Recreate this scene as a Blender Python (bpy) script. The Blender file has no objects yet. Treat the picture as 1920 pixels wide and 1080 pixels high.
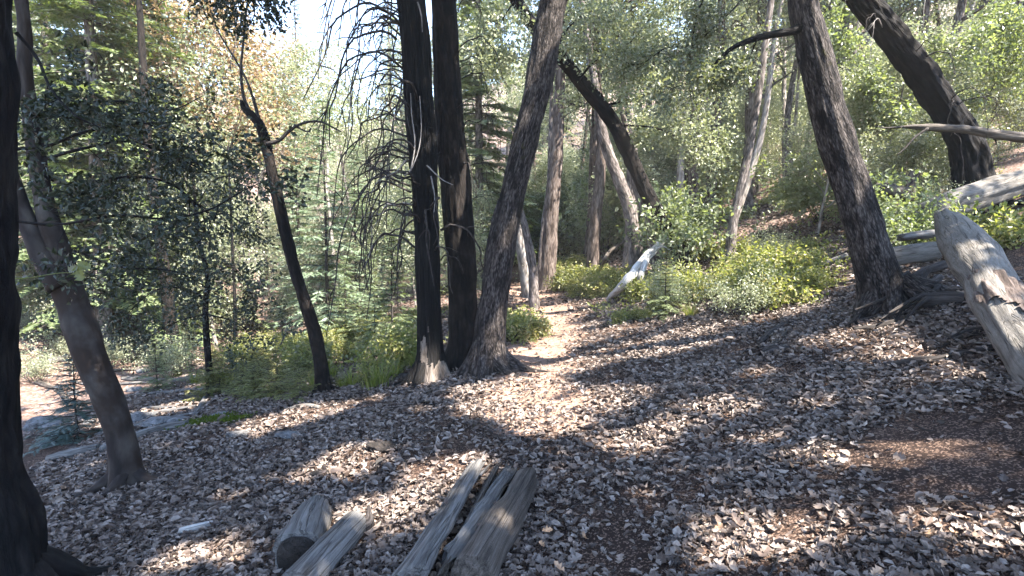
import bpy, math, random
import numpy as np

# ------------------------------------------------------------------ camera, sky, sun, exposure
SC = bpy.context.scene
COL = SC.collection
PITCH = math.radians(4.0)
FPX = 1000.0                      # focal length in pixels of a 1920 wide frame
EYE = np.array([0.0, 0.0, 1.62])
SUN_EL, SUN_AZ = math.radians(55), math.radians(124)      # azimuth clockwise from +Y
SUN = np.array([math.sin(SUN_AZ) * math.cos(SUN_EL), math.cos(SUN_AZ) * math.cos(SUN_EL), math.sin(SUN_EL)])

cam_data = bpy.data.cameras.new('camera')
cam = bpy.data.objects.new('camera', cam_data)
COL.objects.link(cam)
cam.location = EYE
cam.rotation_euler = (math.pi / 2 - PITCH, 0, 0)
cam_data.lens = 36.0 * FPX / 1920.0
cam_data.sensor_width = 36.0
cam_data.clip_end = 600
cam_data.clip_start = 0.05
SC.camera = cam

world = bpy.data.worlds.new('World')
SC.world = world
world.use_nodes = True
wn = world.node_tree
wn.nodes.clear()
sky = wn.nodes.new('ShaderNodeTexSky')
sky.sky_type = 'NISHITA'
sky.sun_disc = False
sky.sun_elevation = SUN_EL
sky.sun_rotation = SUN_AZ
sky.air_density = 1.0
sky.dust_density = 0.5
sky.altitude = 1600
sky.ozone_density = 1.0
bg = wn.nodes.new('ShaderNodeBackground')
bg.inputs['Strength'].default_value = 0.105
wo = wn.nodes.new('ShaderNodeOutputWorld')
wn.links.new(sky.outputs[0], bg.inputs['Color'])
wn.links.new(bg.outputs[0], wo.inputs['Surface'])

sun_data = bpy.data.lights.new('sun', 'SUN')
sun_data.energy = 3.6
sun_data.angle = math.radians(0.5)
sun_data.color = (1.0, 0.93, 0.83)
sun = bpy.data.objects.new('sun', sun_data)
COL.objects.link(sun)
sun.location = (20, -10, 30)
from mathutils import Vector
sun.rotation_euler = Vector(-SUN).to_track_quat('-Z', 'Y').to_euler()

SC.view_settings.view_transform = 'Standard'
SC.view_settings.look = 'None'
SC.view_settings.gamma = 1.0
SC.view_settings.use_curve_mapping = False
SC.view_settings.exposure = 3.42
SC.render.engine = 'CYCLES'
SC.cycles.max_bounces = 7
SC.cycles.diffuse_bounces = 4
SC.cycles.glossy_bounces = 2
SC.cycles.transmission_bounces = 4
SC.cycles.use_denoising = True
SC.cycles.sample_clamp_indirect = 6.0

# ------------------------------------------------------------------ numeric helpers
RNG = np.random.default_rng(11)
random.seed(5)


def hash3(ix, iy, iz, seed):
    n = (ix.astype(np.uint32) * np.uint32(374761393) + iy.astype(np.uint32) * np.uint32(668265263)
         + iz.astype(np.uint32) * np.uint32(2246822519) + np.uint32((seed * 3266489917) & 0xffffffff))
    n = (n ^ (n >> np.uint32(13))) * np.uint32(1274126177)
    n = n ^ (n >> np.uint32(16))
    return n.astype(np.float64) / 4294967295.0


def vnoise(P, seed=0):
    """smooth value noise, -1..1, P is (...,3)"""
    P = np.asarray(P, float)
    i = np.floor(P).astype(np.int64)
    f = P - i
    f = f * f * (3 - 2 * f)
    x, y, z = i[..., 0], i[..., 1], i[..., 2]
    fx, fy, fz = f[..., 0], f[..., 1], f[..., 2]
    r = 0
    for dx in (0, 1):
        wx = fx if dx else 1 - fx
        for dy in (0, 1):
            wy = fy if dy else 1 - fy
            for dz in (0, 1):
                wz = fz if dz else 1 - fz
                r = r + wx * wy * wz * hash3(x + dx, y + dy, z + dz, seed)
    return r * 2 - 1


def noise2(x, y, sc, seed=0):
    P = np.stack([np.asarray(x, float) / sc, np.asarray(y, float) / sc, np.zeros_like(np.asarray(x, float)) + seed * 7.3], -1)
    return vnoise(P, seed)


def unit(v):
    v = np.asarray(v, float)
    return v / (np.linalg.norm(v, axis=-1, keepdims=True) + 1e-12)


def softplus(x, k):
    return k * np.logaddexp(0, np.asarray(x, float) / k)


def catmull(P, n):
    """n points spread evenly along a Catmull-Rom curve through the rows of P"""
    P = np.asarray(P, float)
    if len(P) < 3:
        t = np.linspace(0, 1, n)[:, None]
        return P[0] + (P[-1] - P[0]) * t
    Q = np.vstack([2 * P[0] - P[1], P, 2 * P[-1] - P[-2]])
    out = []
    m = 14
    for i in range(1, len(Q) - 2):
        t = np.linspace(0, 1, m, endpoint=False)[:, None]
        a, b, c, d = Q[i - 1], Q[i], Q[i + 1], Q[i + 2]
        out.append(0.5 * (2 * b + (c - a) * t + (2 * a - 5 * b + 4 * c - d) * t ** 2 + (3 * b - a - 3 * c + d) * t ** 3))
    out.append(P[-1:])
    C = np.vstack(out)
    s = np.concatenate([[0], np.cumsum(np.linalg.norm(np.diff(C[:, :3], axis=0), axis=1))])
    u = np.linspace(0, s[-1], n)
    return np.stack([np.interp(u, s, C[:, k]) for k in range(C.shape[1])], 1)


# ------------------------------------------------------------------ the lie of the land
_TY = np.array([-60, 0, 2.6, 5, 7, 9, 11, 14, 17, 22, 28, 40, 70, 200.])
_TX = np.array([.35, .35, .3, .22, .32, .62, .85, .8, .45, -.5, -2, -6, -16, -50.])


def trail_x(y):
    y = np.asarray(y, float)
    return (np.interp(y - .9, _TY, _TX) + np.interp(y, _TY, _TX) + np.interp(y + .9, _TY, _TX)) / 3


def ground_z(x, y):
    x = np.asarray(x, float)
    y = np.asarray(y, float)
    u = x - trail_x(y)
    base = 0.020 * softplus(y - 2, 2)
    r = softplus(u - .5, .25)
    l = softplus(-u - .5, .25)
    zr = .25 * r + .13 * softplus(r - 4.0, .8) - .2 * softplus(r - 30, 5)
    zl = -.165 * l + .50 * softplus(l - 9.5, .9) - .2 * softplus(l - 40, 5)
    hill = .30 * softplus(y - 44, 5)
    z = base + zr + zl + hill
    z = z - .05 * np.exp(-(u / .38) ** 2)
    far = np.clip((np.hypot(x, y) - 6) / 20, 0, 1)
    z = z + .05 * noise2(x, y, 1.3, 3) + .022 * noise2(x, y, .45, 4) + .010 * noise2(x, y, .17, 6) * (far < .4)
    z = z + .5 * far * noise2(x, y, 9, 5)
    return z


_F = np.array([0, math.cos(PITCH), -math.sin(PITCH)])
_U = np.array([0, math.sin(PITCH), math.cos(PITCH)])


def ray(px, py):
    """direction of sight towards a point of the 1920 x 1080 survey picture"""
    return unit(_F + np.array([1, 0, 0]) * (px - 960) / FPX + _U * (540 - py) / FPX)


def at(px, py, Y):
    d = ray(px, py)
    return EYE + d * (Y / d[1])


def ground_at(px, py, tmin=1.0, tmax=90):
    d = ray(px, py)
    t = np.arange(tmin, tmax, .02)
    P = EYE + d * t[:, None]
    h = P[:, 2] - ground_z(P[:, 0], P[:, 1])
    k = np.argmax(h < 0)
    if h[k] >= 0:
        k = len(t) - 1
    p = P[k].copy()
    p[2] = ground_z(p[0], p[1])
    return p


def on_ground(x, y, dz=0.0):
    return np.array([x, y, float(ground_z(x, y)) + dz])


# ------------------------------------------------------------------ geometry collector
class Geo:
    def __init__(self):
        self.V, self.F, self.B, self.n = [], [], [], 0

    def add(self, V, F, B=None):
        V = np.asarray(V, float)
        F = np.asarray(F, np.int64)
        self.V.append(V)
        self.F.append(F + self.n)
        self.B.append(V if B is None else B)
        self.n += len(V)
        return self

    def mesh(self, name, origin=(0, 0, 0), smooth=True):
        V = np.vstack(self.V) - np.asarray(origin, float)
        F = np.vstack(self.F)
        B = np.vstack(self.B)
        me = bpy.data.meshes.new(name)
        me.vertices.add(len(V))
        me.vertices.foreach_set('co', V.astype(np.float32).ravel())
        me.loops.add(F.size)
        me.loops.foreach_set('vertex_index', F.astype(np.int32).ravel())
        me.polygons.add(len(F))
        me.polygons.foreach_set('loop_start', np.arange(0, F.size, 3, dtype=np.int32))
        me.polygons.foreach_set('loop_total', np.full(len(F), 3, np.int32))
        me.polygons.foreach_set('use_smooth', np.full(len(F), bool(smooth)))
        a = me.attributes.new('bark_co', 'FLOAT_VECTOR', 'POINT')
        a.data.foreach_set('vector', B.astype(np.float32).ravel())
        me.update()
        me.validate()
        return me


def quads_to_tris(Q):
    Q = np.asarray(Q)
    return np.vstack([Q[:, [0, 1, 2]], Q[:, [0, 2, 3]]])


def tube(path, rad, sides=10, rings=None, rough=0.0, rfreq=(9, 2.2), flare=0.0, flare_len=.35, seed=0,
         ell=(1, 1), up=None, lobes=0, lump=0.0, jag=(0, 0), square=0.0, boff=0.0, cap=True, flare_at=0.0):
    """a tapered, curved stem: path (n,3), rad (n,). Returns V, F(tris), bark coordinates"""
    path = np.asarray(path, float)
    rad = np.broadcast_to(np.asarray(rad, float), (len(path),))
    if rings is None:
        rings = max(3, len(path))
    C = catmull(np.column_stack([path, rad]), rings)
    P, R = C[:, :3], np.maximum(C[:, 3], 1e-4)
    T = unit(np.gradient(P, axis=0))
    s = np.concatenate([[0], np.cumsum(np.linalg.norm(np.diff(P, axis=0), axis=1))])
    N = np.zeros_like(P)
    ref = np.array([0, 0, 1.0]) if up is not None else (np.array([1.0, 0, 0]) if abs(T[0, 0]) < .8 else np.array([0, 1.0, 0]))
    if up is not None:
        ref = np.asarray(up, float)
    N[0] = unit(ref - T[0] * (ref @ T[0]))
    for i in range(1, rings):
        v = (ref if up is not None else N[i - 1])
        N[i] = unit(v - T[i] * (v @ T[i]))
    Bn = np.cross(T, N)
    th = np.linspace(0, 2 * np.pi, sides, endpoint=False)
    c, sn = np.cos(th), np.sin(th)
    Rm = float(R.mean())
    q = np.stack([np.broadcast_to(c * Rm, (rings, sides)), np.broadcast_to(sn * Rm, (rings, sides)),
                  np.broadcast_to((s + boff)[:, None], (rings, sides))], -1)
    prof = np.ones((rings, sides))
    if rough:
        n1 = vnoise(q * np.array([rfreq[0] / Rm * .35, rfreq[0] / Rm * .35, rfreq[1]]), seed)
        n2 = vnoise(q * np.array([rfreq[0] / Rm * .8, rfreq[0] / Rm * .8, rfreq[1] * 2.6]), seed + 1)
        prof = prof + rough * (np.abs(n1) * 1.6 - .6 + .6 * n2)
    if lump:
        prof = prof + lump * vnoise(q * np.array([1.1 / Rm, 1.1 / Rm, 1.6 / max(Rm * 3, .15)]), seed + 5)
    if flare:
        fl = flare * np.exp(-np.maximum(s - flare_at, 0) / flare_len)[:, None]
        prof = prof + fl * (1 + (.55 * np.sin(th * lobes + seed)[None, :] if lobes else 0))
    if square:
        prof = prof * (1 / (np.abs(c) ** square + np.abs(sn) ** square) ** (1 / square))[None, :]
    off = (N[:, None, :] * (c * ell[0])[None, :, None] + Bn[:, None, :] * (sn * ell[1])[None, :, None])
    V = P[:, None, :] + off * (R[:, None] * prof)[..., None]
    if jag[0]:
        j = vnoise(np.stack([c * 3, sn * 3, np.full_like(c, seed)], -1), seed + 8)
        w = np.exp(-s / (jag[0] * 1.5 + 1e-6))[:, None]
        V = V + T[0] * (w * j * jag[0])[..., None]
    if jag[1]:
        j = vnoise(np.stack([c * 3, sn * 3, np.full_like(c, seed + 4)], -1), seed + 9)
        w = np.exp(-(s[-1] - s) / (jag[1] * 1.5 + 1e-6))[:, None]
        V = V + T[-1] * (w * j * jag[1])[..., None]
    V = V.reshape(-1, 3)
    B = q.reshape(-1, 3)
    i = np.arange(rings - 1)[:, None] * sides
    k = np.arange(sides)[None, :]
    k2 = (k + 1) % sides
    Q = np.stack([i + k, i + k2, i + sides + k2, i + sides + k], -1).reshape(-1, 4)
    F = quads_to_tris(Q)
    if cap:
        n0 = len(V)
        e0 = V[:sides].mean(0)
        e1 = V[-sides:].mean(0)
        V = np.vstack([V, e0, e1])
        B = np.vstack([B, q[0].mean(0), q[-1].mean(0)])
        kk = np.arange(sides)
        k2 = (kk + 1) % sides
        b = (rings - 1) * sides
        F = np.vstack([F, np.stack([np.full(sides, n0), k2, kk], 1), np.stack([np.full(sides, n0 + 1), b + kk, b + k2], 1)])
    return V, F, B


# leaf templates: x along the leaf, y across, z out of it
LEAF = (np.array([[0, 0, 0], [.45, .28, .10], [1, 0, -.05], [.45, -.28, .10]]), np.array([[0, 2, 1], [0, 3, 2]]))
LEAF6 = (np.array([[0, 0, 0], [.3, .27, .07], [.72, .22, .05], [1, 0, -.10], [.72, -.22, .05], [.3, -.27, .07]]),
         np.array([[0, 3, 2], [0, 2, 1], [0, 5, 4], [0, 4, 3]]))


def oak_leaf(lobes=3, curl=.25, seed=0, wid=.32):
    r = np.random.default_rng(seed)
    xs = [0.0]
    rim = []
    for k in range(lobes):
        a = .12 + .8 * k / lobes
        b = a + .8 / lobes * .55
        w = wid * (.75 + .35 * math.sin(math.pi * (k + .7) / lobes)) * r.uniform(.85, 1.15)
        rim.append((b, w))
        rim.append((a + .8 / lobes * .98, w * r.uniform(.38, .55)))
    rim[-1] = (.93, wid * .3)
    V = [[0, 0, 0]]
    mid = [[x, 0, 0] for x in np.linspace(.15, 1, 5)]
    left = [[x, w, 0] for x, w in rim]
    right = [[min(1, x + .02), -w * r.uniform(.85, 1.1), 0] for x, w in rim]
    V = np.array([[0, 0, 0]] + mid + left + right, float)
    m = 1
    L = 1 + len(mid)
    Rr = L + len(rim)
    T = []
    midx = np.array([0] + [v[0] for v in mid])

    def strip(base, flip):
        seq = list(range(base, base + len(rim)))
        i, j = 0, 0
        midids = [0] + list(range(1, 1 + len(mid)))
        while i < len(midids) - 1 or j < len(seq) - 1:
            if j >= len(seq) - 1 or (i < len(midids) - 1 and V[midids[i + 1]][0] <= V[seq[j + 1]][0]):
                t = (midids[i], midids[i + 1], seq[j])
                i += 1
            else:
                t = (midids[i], seq[j + 1], seq[j])
                j += 1
            T.append(t[::-1] if flip else t)
    strip(L, False)
    strip(Rr, True)
    y = V[:, 1].copy()
    x = V[:, 0].copy()
    V[:, 2] = curl * (np.abs(y) ** 1.4) * 2.2 + curl * .9 * (x - .45) ** 2 + .05 * np.sin(x * 9 + seed) * np.sign(y) * np.abs(y) * 2
    V[:, 0] -= .5
    return V, np.array(T)


def spray(pairs=7, wid=.30, droop=.12):
    """a flat sprig of fir needles: a rib with pairs of narrow blades"""
    V, T = [], []
    for k in range(pairs):
        x0 = k / pairs
        w = wid * (1 - .65 * (k / pairs)) * (1 if k else .7)
        for sg in (1, -1):
            n = len(V)
            V += [[x0, 0, -droop * x0 ** 2], [x0 + .9 / pairs, 0, -droop * (x0 + .9 / pairs) ** 2],
                  [x0 + .20, sg * w, -droop * (x0 + .2) ** 2 - .03]]
            T.append((n, n + 1, n + 2) if sg > 0 else (n + 1, n, n + 2))
    n = len(V)
    V += [[0, .014, 0], [0, -.014, 0], [1.02, 0, -droop]]
    T.append((n, n + 1, n + 2))
    return np.array(V), np.array(T)


SPRAY = spray(7)
SPRAY_FAR = spray(4, .36, .15)


def leaf_cloud(P, D, N, size, tmpl):
    """many leaves as plain arrays: P points, D leaf axes, N normals (roughly), size lengths"""
    TV, TF = tmpl
    n = len(P)
    D = unit(D)
    N = np.asarray(N, float)
    N = N - D * np.sum(N * D, 1, keepdims=True)
    N = unit(N)
    S = np.cross(N, D)
    size = np.broadcast_to(np.asarray(size, float), (n,))[:, None, None]
    V = P[:, None, :] + size * (D[:, None, :] * TV[None, :, 0:1] + S[:, None, :] * TV[None, :, 1:2] + N[:, None, :] * TV[None, :, 2:3])
    F = (np.arange(n)[:, None, None] * len(TV) + TF[None]).reshape(-1, 3)
    return V.reshape(-1, 3), F


def rand_dirs(rng, n, zbias=0.0, flat=1.0):
    v = rng.normal(size=(n, 3))
    v[:, 2] = v[:, 2] * flat + zbias
    return unit(v)


# ------------------------------------------------------------------ objects
def link(name, me, parent=None, mat=None, **props):
    o = bpy.data.objects.new(name, me)
    COL.objects.link(o)
    if mat is not None:
        if not me.materials:
            me.materials.append(mat)
        elif me.materials[0] != mat:
            o.material_slots[0].link = 'OBJECT'
            o.material_slots[0].material = mat
    if parent is not None:
        o.parent = parent
    for k, v in props.items():
        if v is not None:
            o[k] = v
    return o


def thing(name, label, cat, loc, group=None, rz=0.0, sc=1.0):
    o = bpy.data.objects.new(name, None)
    COL.objects.link(o)
    o.empty_display_size = .2
    o.location = loc
    o.rotation_euler = (0, 0, rz)
    o.scale = (sc, sc, sc) if np.isscalar(sc) else sc
    o['label'] = label
    o['category'] = cat
    if group:
        o['group'] = group
    return o


def part(t, name, geo, mat, smooth=True, **props):
    return link(name, geo.mesh(name, t.location, smooth), t, mat, **props)


def whole(name, label, cat, geo, mat, origin, group=None, smooth=True):
    me = geo.mesh(name, origin, smooth)
    o = link(name, me, None, mat, label=label, category=cat, group=group)
    o.location = origin
    return o


def copy_tree(root, loc, rz, sc, label, group):
    r = root.copy()
    COL.objects.link(r)
    r.location = loc
    r.rotation_euler = (0, 0, rz)
    r.scale = (sc, sc, sc) if np.isscalar(sc) else sc
    r['label'] = label
    if group:
        r['group'] = group
    elif 'group' in r:
        del r['group']
    for ch in root.children:
        c = ch.copy()
        COL.objects.link(c)
        c.parent = r
        for g in ch.children:
            d = g.copy()
            COL.objects.link(d)
            d.parent = c
    return r
# ------------------------------------------------------------------ materials
def new_mat(name):
    m = bpy.data.materials.new(name)
    m.use_nodes = True
    nt = m.node_tree
    nt.nodes.clear()
    return m, nt


def nd(nt, typ, **kw):
    n = nt.nodes.new(typ)
    for k, v in kw.items():
        if k.startswith('i_'):
            key = k[2:]
            n.inputs[int(key) if key.isdigit() else key].default_value = v
        else:
            setattr(n, k, v)
    return n


def ramp(nt, stops, interp='LINEAR'):
    n = nt.nodes.new('ShaderNodeValToRGB')
    n.color_ramp.interpolation = interp
    e = n.color_ramp.elements
    while len(e) > 1:
        e.remove(e[-1])
    for i, (p, c) in enumerate(stops):
        x = e[0] if i == 0 else e.new(p)
        x.position = p
        x.color = (*c, 1) if len(c) == 3 else c
    return n


def mapped(nt, scale, attr='bark_co'):
    a = nd(nt, 'ShaderNodeAttribute', attribute_name=attr)
    mp = nd(nt, 'ShaderNodeMapping')
    mp.inputs['Scale'].default_value = scale
    nt.links.new(a.outputs['Vector'], mp.inputs['Vector'])
    return mp


def bark_mat(name, dark, mid, light, scale=(14, 14, 3.2), bump=.9, dist=.03, moss=None, moss_cover=.5, patch=None,
             rough=.9, patch_cover=.55):
    m, nt = new_mat(name)
    L = nt.links.new
    mp = mapped(nt, scale)
    n1 = nd(nt, 'ShaderNodeTexNoise', i_Scale=1.0, i_Detail=7.0, i_Roughness=.66, i_Distortion=.35)
    L(mp.outputs[0], n1.inputs['Vector'])
    mp2 = mapped(nt, tuple(s * 3.3 for s in scale))
    v = nd(nt, 'ShaderNodeTexVoronoi', feature='DISTANCE_TO_EDGE', i_Scale=.55)
    L(mp2.outputs[0], v.inputs['Vector'])
    mul = nd(nt, 'ShaderNodeMath', operation='MULTIPLY_ADD', i_1=.45, i_2=0.0)
    L(v.outputs['Distance'], mul.inputs[0])
    ad = nd(nt, 'ShaderNodeMath', operation='ADD')
    L(n1.outputs['Fac'], ad.inputs[0])
    L(mul.outputs[0], ad.inputs[1])
    r = ramp(nt, [(.44, dark), (.56, mid), (.74, light)])
    L(ad.outputs[0], r.inputs[0])
    col = r.outputs[0]
    if patch is not None:
        mp3 = mapped(nt, (5, 5, 2.4))
        n3 = nd(nt, 'ShaderNodeTexNoise', i_Scale=1.0, i_Detail=4.0, i_Roughness=.6)
        L(mp3.outputs[0], n3.inputs['Vector'])
        rr = ramp(nt, [(patch_cover - .04, (0, 0, 0)), (patch_cover + .08, (1, 1, 1))])
        L(n3.outputs['Fac'], rr.inputs[0])
        mx = nd(nt, 'ShaderNodeMix', data_type='RGBA')
        L(rr.outputs[0], mx.inputs['Factor'])
        L(col, mx.inputs[6])
        mx.inputs[7].default_value = (*patch, 1)
        col = mx.outputs[2]
    if moss is not None:
        mp4 = mapped(nt, (3.2, 3.2, 1.7))
        n4 = nd(nt, 'ShaderNodeTexNoise', i_Scale=1.0, i_Detail=8.0, i_Roughness=.72)
        L(mp4.outputs[0], n4.inputs['Vector'])
        rr = ramp(nt, [(moss_cover, (0, 0, 0)), (moss_cover + .07, (1, 1, 1))])
        L(n4.outputs['Fac'], rr.inputs[0])
        mx = nd(nt, 'ShaderNodeMix', data_type='RGBA')
        L(rr.outputs[0], mx.inputs['Factor'])
        L(col, mx.inputs[6])
        mx.inputs[7].default_value = (*moss, 1)
        col = mx.outputs[2]
    b = nd(nt, 'ShaderNodeBsdfPrincipled', i_Roughness=rough)
    b.inputs['Specular IOR Level'].default_value = .25
    L(col, b.inputs['Base Color'])
    bp = nd(nt, 'ShaderNodeBump', i_Strength=bump, i_Distance=dist)
    L(ad.outputs[0], bp.inputs['Height'])
    L(bp.outputs[0], b.inputs['Normal'])
    o = nd(nt, 'ShaderNodeOutputMaterial')
    L(b.outputs[0], o.inputs[0])
    return m


def leaf_mat(name, cols, rough=.42, transl=.35, spec=.5, tint=None, patch_scale=0.0):
    """leaf colours picked per leaf; light also passes through the blade"""
    m, nt = new_mat(name)
    L = nt.links.new
    g = nd(nt, 'ShaderNodeNewGeometry')
    st = [(i / max(1, len(cols) - 1), c) for i, c in enumerate(cols)]
    r = ramp(nt, st)
    oi = nd(nt, 'ShaderNodeObjectInfo')
    ml = nd(nt, 'ShaderNodeMath', operation='MULTIPLY_ADD', i_1=.8)
    L(g.outputs['Random Per Island'], ml.inputs[0])
    m2 = nd(nt, 'ShaderNodeMath', operation='MULTIPLY', i_1=.2)
    L(oi.outputs['Random'], m2.inputs[0])
    L(m2.outputs[0], ml.inputs[2])
    L(ml.outputs[0], r.inputs[0])
    b = nd(nt, 'ShaderNodeBsdfPrincipled', i_Roughness=rough)
    b.inputs['Specular IOR Level'].default_value = spec
    L(r.outputs[0], b.inputs['Base Color'])
    t = nd(nt, 'ShaderNodeBsdfTranslucent')
    hs = nd(nt, 'ShaderNodeMix', data_type='RGBA', blend_type='MULTIPLY', i_Factor=1.0)
    L(r.outputs[0], hs.inputs[6])
    hs.inputs[7].default_value = (*(tint or (1.5, 1.6, .6)), 1)
    L(hs.outputs[2], t.inputs['Color'])
    mx = nd(nt, 'ShaderNodeMixShader', i_Fac=transl)
    L(b.outputs[0], mx.inputs[1])
    L(t.outputs[0], mx.inputs[2])
    o = nd(nt, 'ShaderNodeOutputMaterial')
    L(mx.outputs[0], o.inputs[0])
    return m


def litter_mat(name, cols, rough=.6, byobj=False):
    m, nt = new_mat(name)
    L = nt.links.new
    st = [(p, c) for p, c in cols]
    r = ramp(nt, st)
    if byobj:
        oi = nd(nt, 'ShaderNodeObjectInfo')
        L(oi.outputs['Random'], r.inputs[0])
    else:
        g = nd(nt, 'ShaderNodeNewGeometry')
        L(g.outputs['Random Per Island'], r.inputs[0])
    tc = nd(nt, 'ShaderNodeNewGeometry')
    n = nd(nt, 'ShaderNodeTexNoise', i_Scale=38.0, i_Detail=3.0)
    L(tc.outputs['Position'], n.inputs['Vector'])
    rr = ramp(nt, [(.3, (.62, .6, .58)), (.7, (1.1, 1.1, 1.1))])
    L(n.outputs['Fac'], rr.inputs[0])
    mx = nd(nt, 'ShaderNodeMix', data_type='RGBA', blend_type='MULTIPLY', i_Factor=1.0)
    L(r.outputs[0], mx.inputs[6])
    L(rr.outputs[0], mx.inputs[7])
    b = nd(nt, 'ShaderNodeBsdfPrincipled', i_Roughness=rough)
    b.inputs['Specular IOR Level'].default_value = .45
    L(mx.outputs[2], b.inputs['Base Color'])
    t = nd(nt, 'ShaderNodeBsdfTranslucent')
    L(mx.outputs[2], t.inputs['Color'])
    ms = nd(nt, 'ShaderNodeMixShader', i_Fac=.12)
    L(b.outputs[0], ms.inputs[1])
    L(t.outputs[0], ms.inputs[2])
    o = nd(nt, 'ShaderNodeOutputMaterial')
    L(ms.outputs[0], o.inputs[0])
    return m


def soil_mat(name, dark, mid, specks, cover=.5, fine=60, bump=.6):
    """crumbly soil strewn with chips of broken leaves"""
    m, nt = new_mat(name)
    L = nt.links.new
    g = nd(nt, 'ShaderNodeNewGeometry')
    n1 = nd(nt, 'ShaderNodeTexNoise', i_Scale=2.2, i_Detail=9.0, i_Roughness=.7)
    L(g.outputs['Position'], n1.inputs['Vector'])
    r1 = ramp(nt, [(.3, dark), (.7, mid)])
    L(n1.outputs['Fac'], r1.inputs[0])
    v = nd(nt, 'ShaderNodeTexVoronoi', i_Scale=float(fine), i_Randomness=1.0)
    n0 = nd(nt, 'ShaderNodeTexNoise', i_Scale=fine * .7, i_Detail=2.0)
    L(g.outputs['Position'], n0.inputs['Vector'])
    mixv = nd(nt, 'ShaderNodeMix', data_type='VECTOR', i_Factor=.02)
    L(g.outputs['Position'], mixv.inputs[4])
    L(n0.outputs['Color'], mixv.inputs[5])
    L(mixv.outputs[1], v.inputs['Vector'])
    sep = nd(nt, 'ShaderNodeSeparateColor')
    L(v.outputs['Color'], sep.inputs[0])
    n2 = nd(nt, 'ShaderNodeTexNoise', i_Scale=1.1, i_Detail=5.0, i_Roughness=.7)
    L(g.outputs['Position'], n2.inputs['Vector'])
    mm = nd(nt, 'ShaderNodeMath', operation='MULTIPLY_ADD', i_1=.8, i_2=-.4)
    L(n2.outputs['Fac'], mm.inputs[0])
    ad = nd(nt, 'ShaderNodeMath', operation='ADD')
    L(sep.outputs[0], ad.inputs[0])
    L(mm.outputs[0], ad.inputs[1])
    r2 = ramp(nt, [(1 - cover - .03, (0, 0, 0)), (1 - cover + .03, (1, 1, 1))])
    L(ad.outputs[0], r2.inputs[0])
    r3 = ramp(nt, [(i / (len(specks) - 1), c) for i, c in enumerate(specks)])
    L(sep.outputs[1], r3.inputs[0])
    mx = nd(nt, 'ShaderNodeMix', data_type='RGBA')
    L(r2.outputs[0], mx.inputs['Factor'])
    L(r1.outputs[0], mx.inputs[6])
    L(r3.outputs[0], mx.inputs[7])
    b = nd(nt, 'ShaderNodeBsdfPrincipled', i_Roughness=.95)
    b.inputs['Specular IOR Level'].default_value = .15
    L(mx.outputs[2], b.inputs['Base Color'])
    n3 = nd(nt, 'ShaderNodeTexNoise', i_Scale=45.0, i_Detail=8.0, i_Roughness=.75)
    L(g.outputs['Position'], n3.inputs['Vector'])
    a2 = nd(nt, 'ShaderNodeMath', operation='MULTIPLY_ADD', i_1=.5)
    L(r2.outputs[0], a2.inputs[0])
    L(n3.outputs['Fac'], a2.inputs[2])
    bp = nd(nt, 'ShaderNodeBump', i_Strength=bump, i_Distance=.03)
    L(a2.outputs[0], bp.inputs['Height'])
    L(bp.outputs[0], b.inputs['Normal'])
    o = nd(nt, 'ShaderNodeOutputMaterial')
    L(b.outputs[0], o.inputs[0])
    return m


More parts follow.
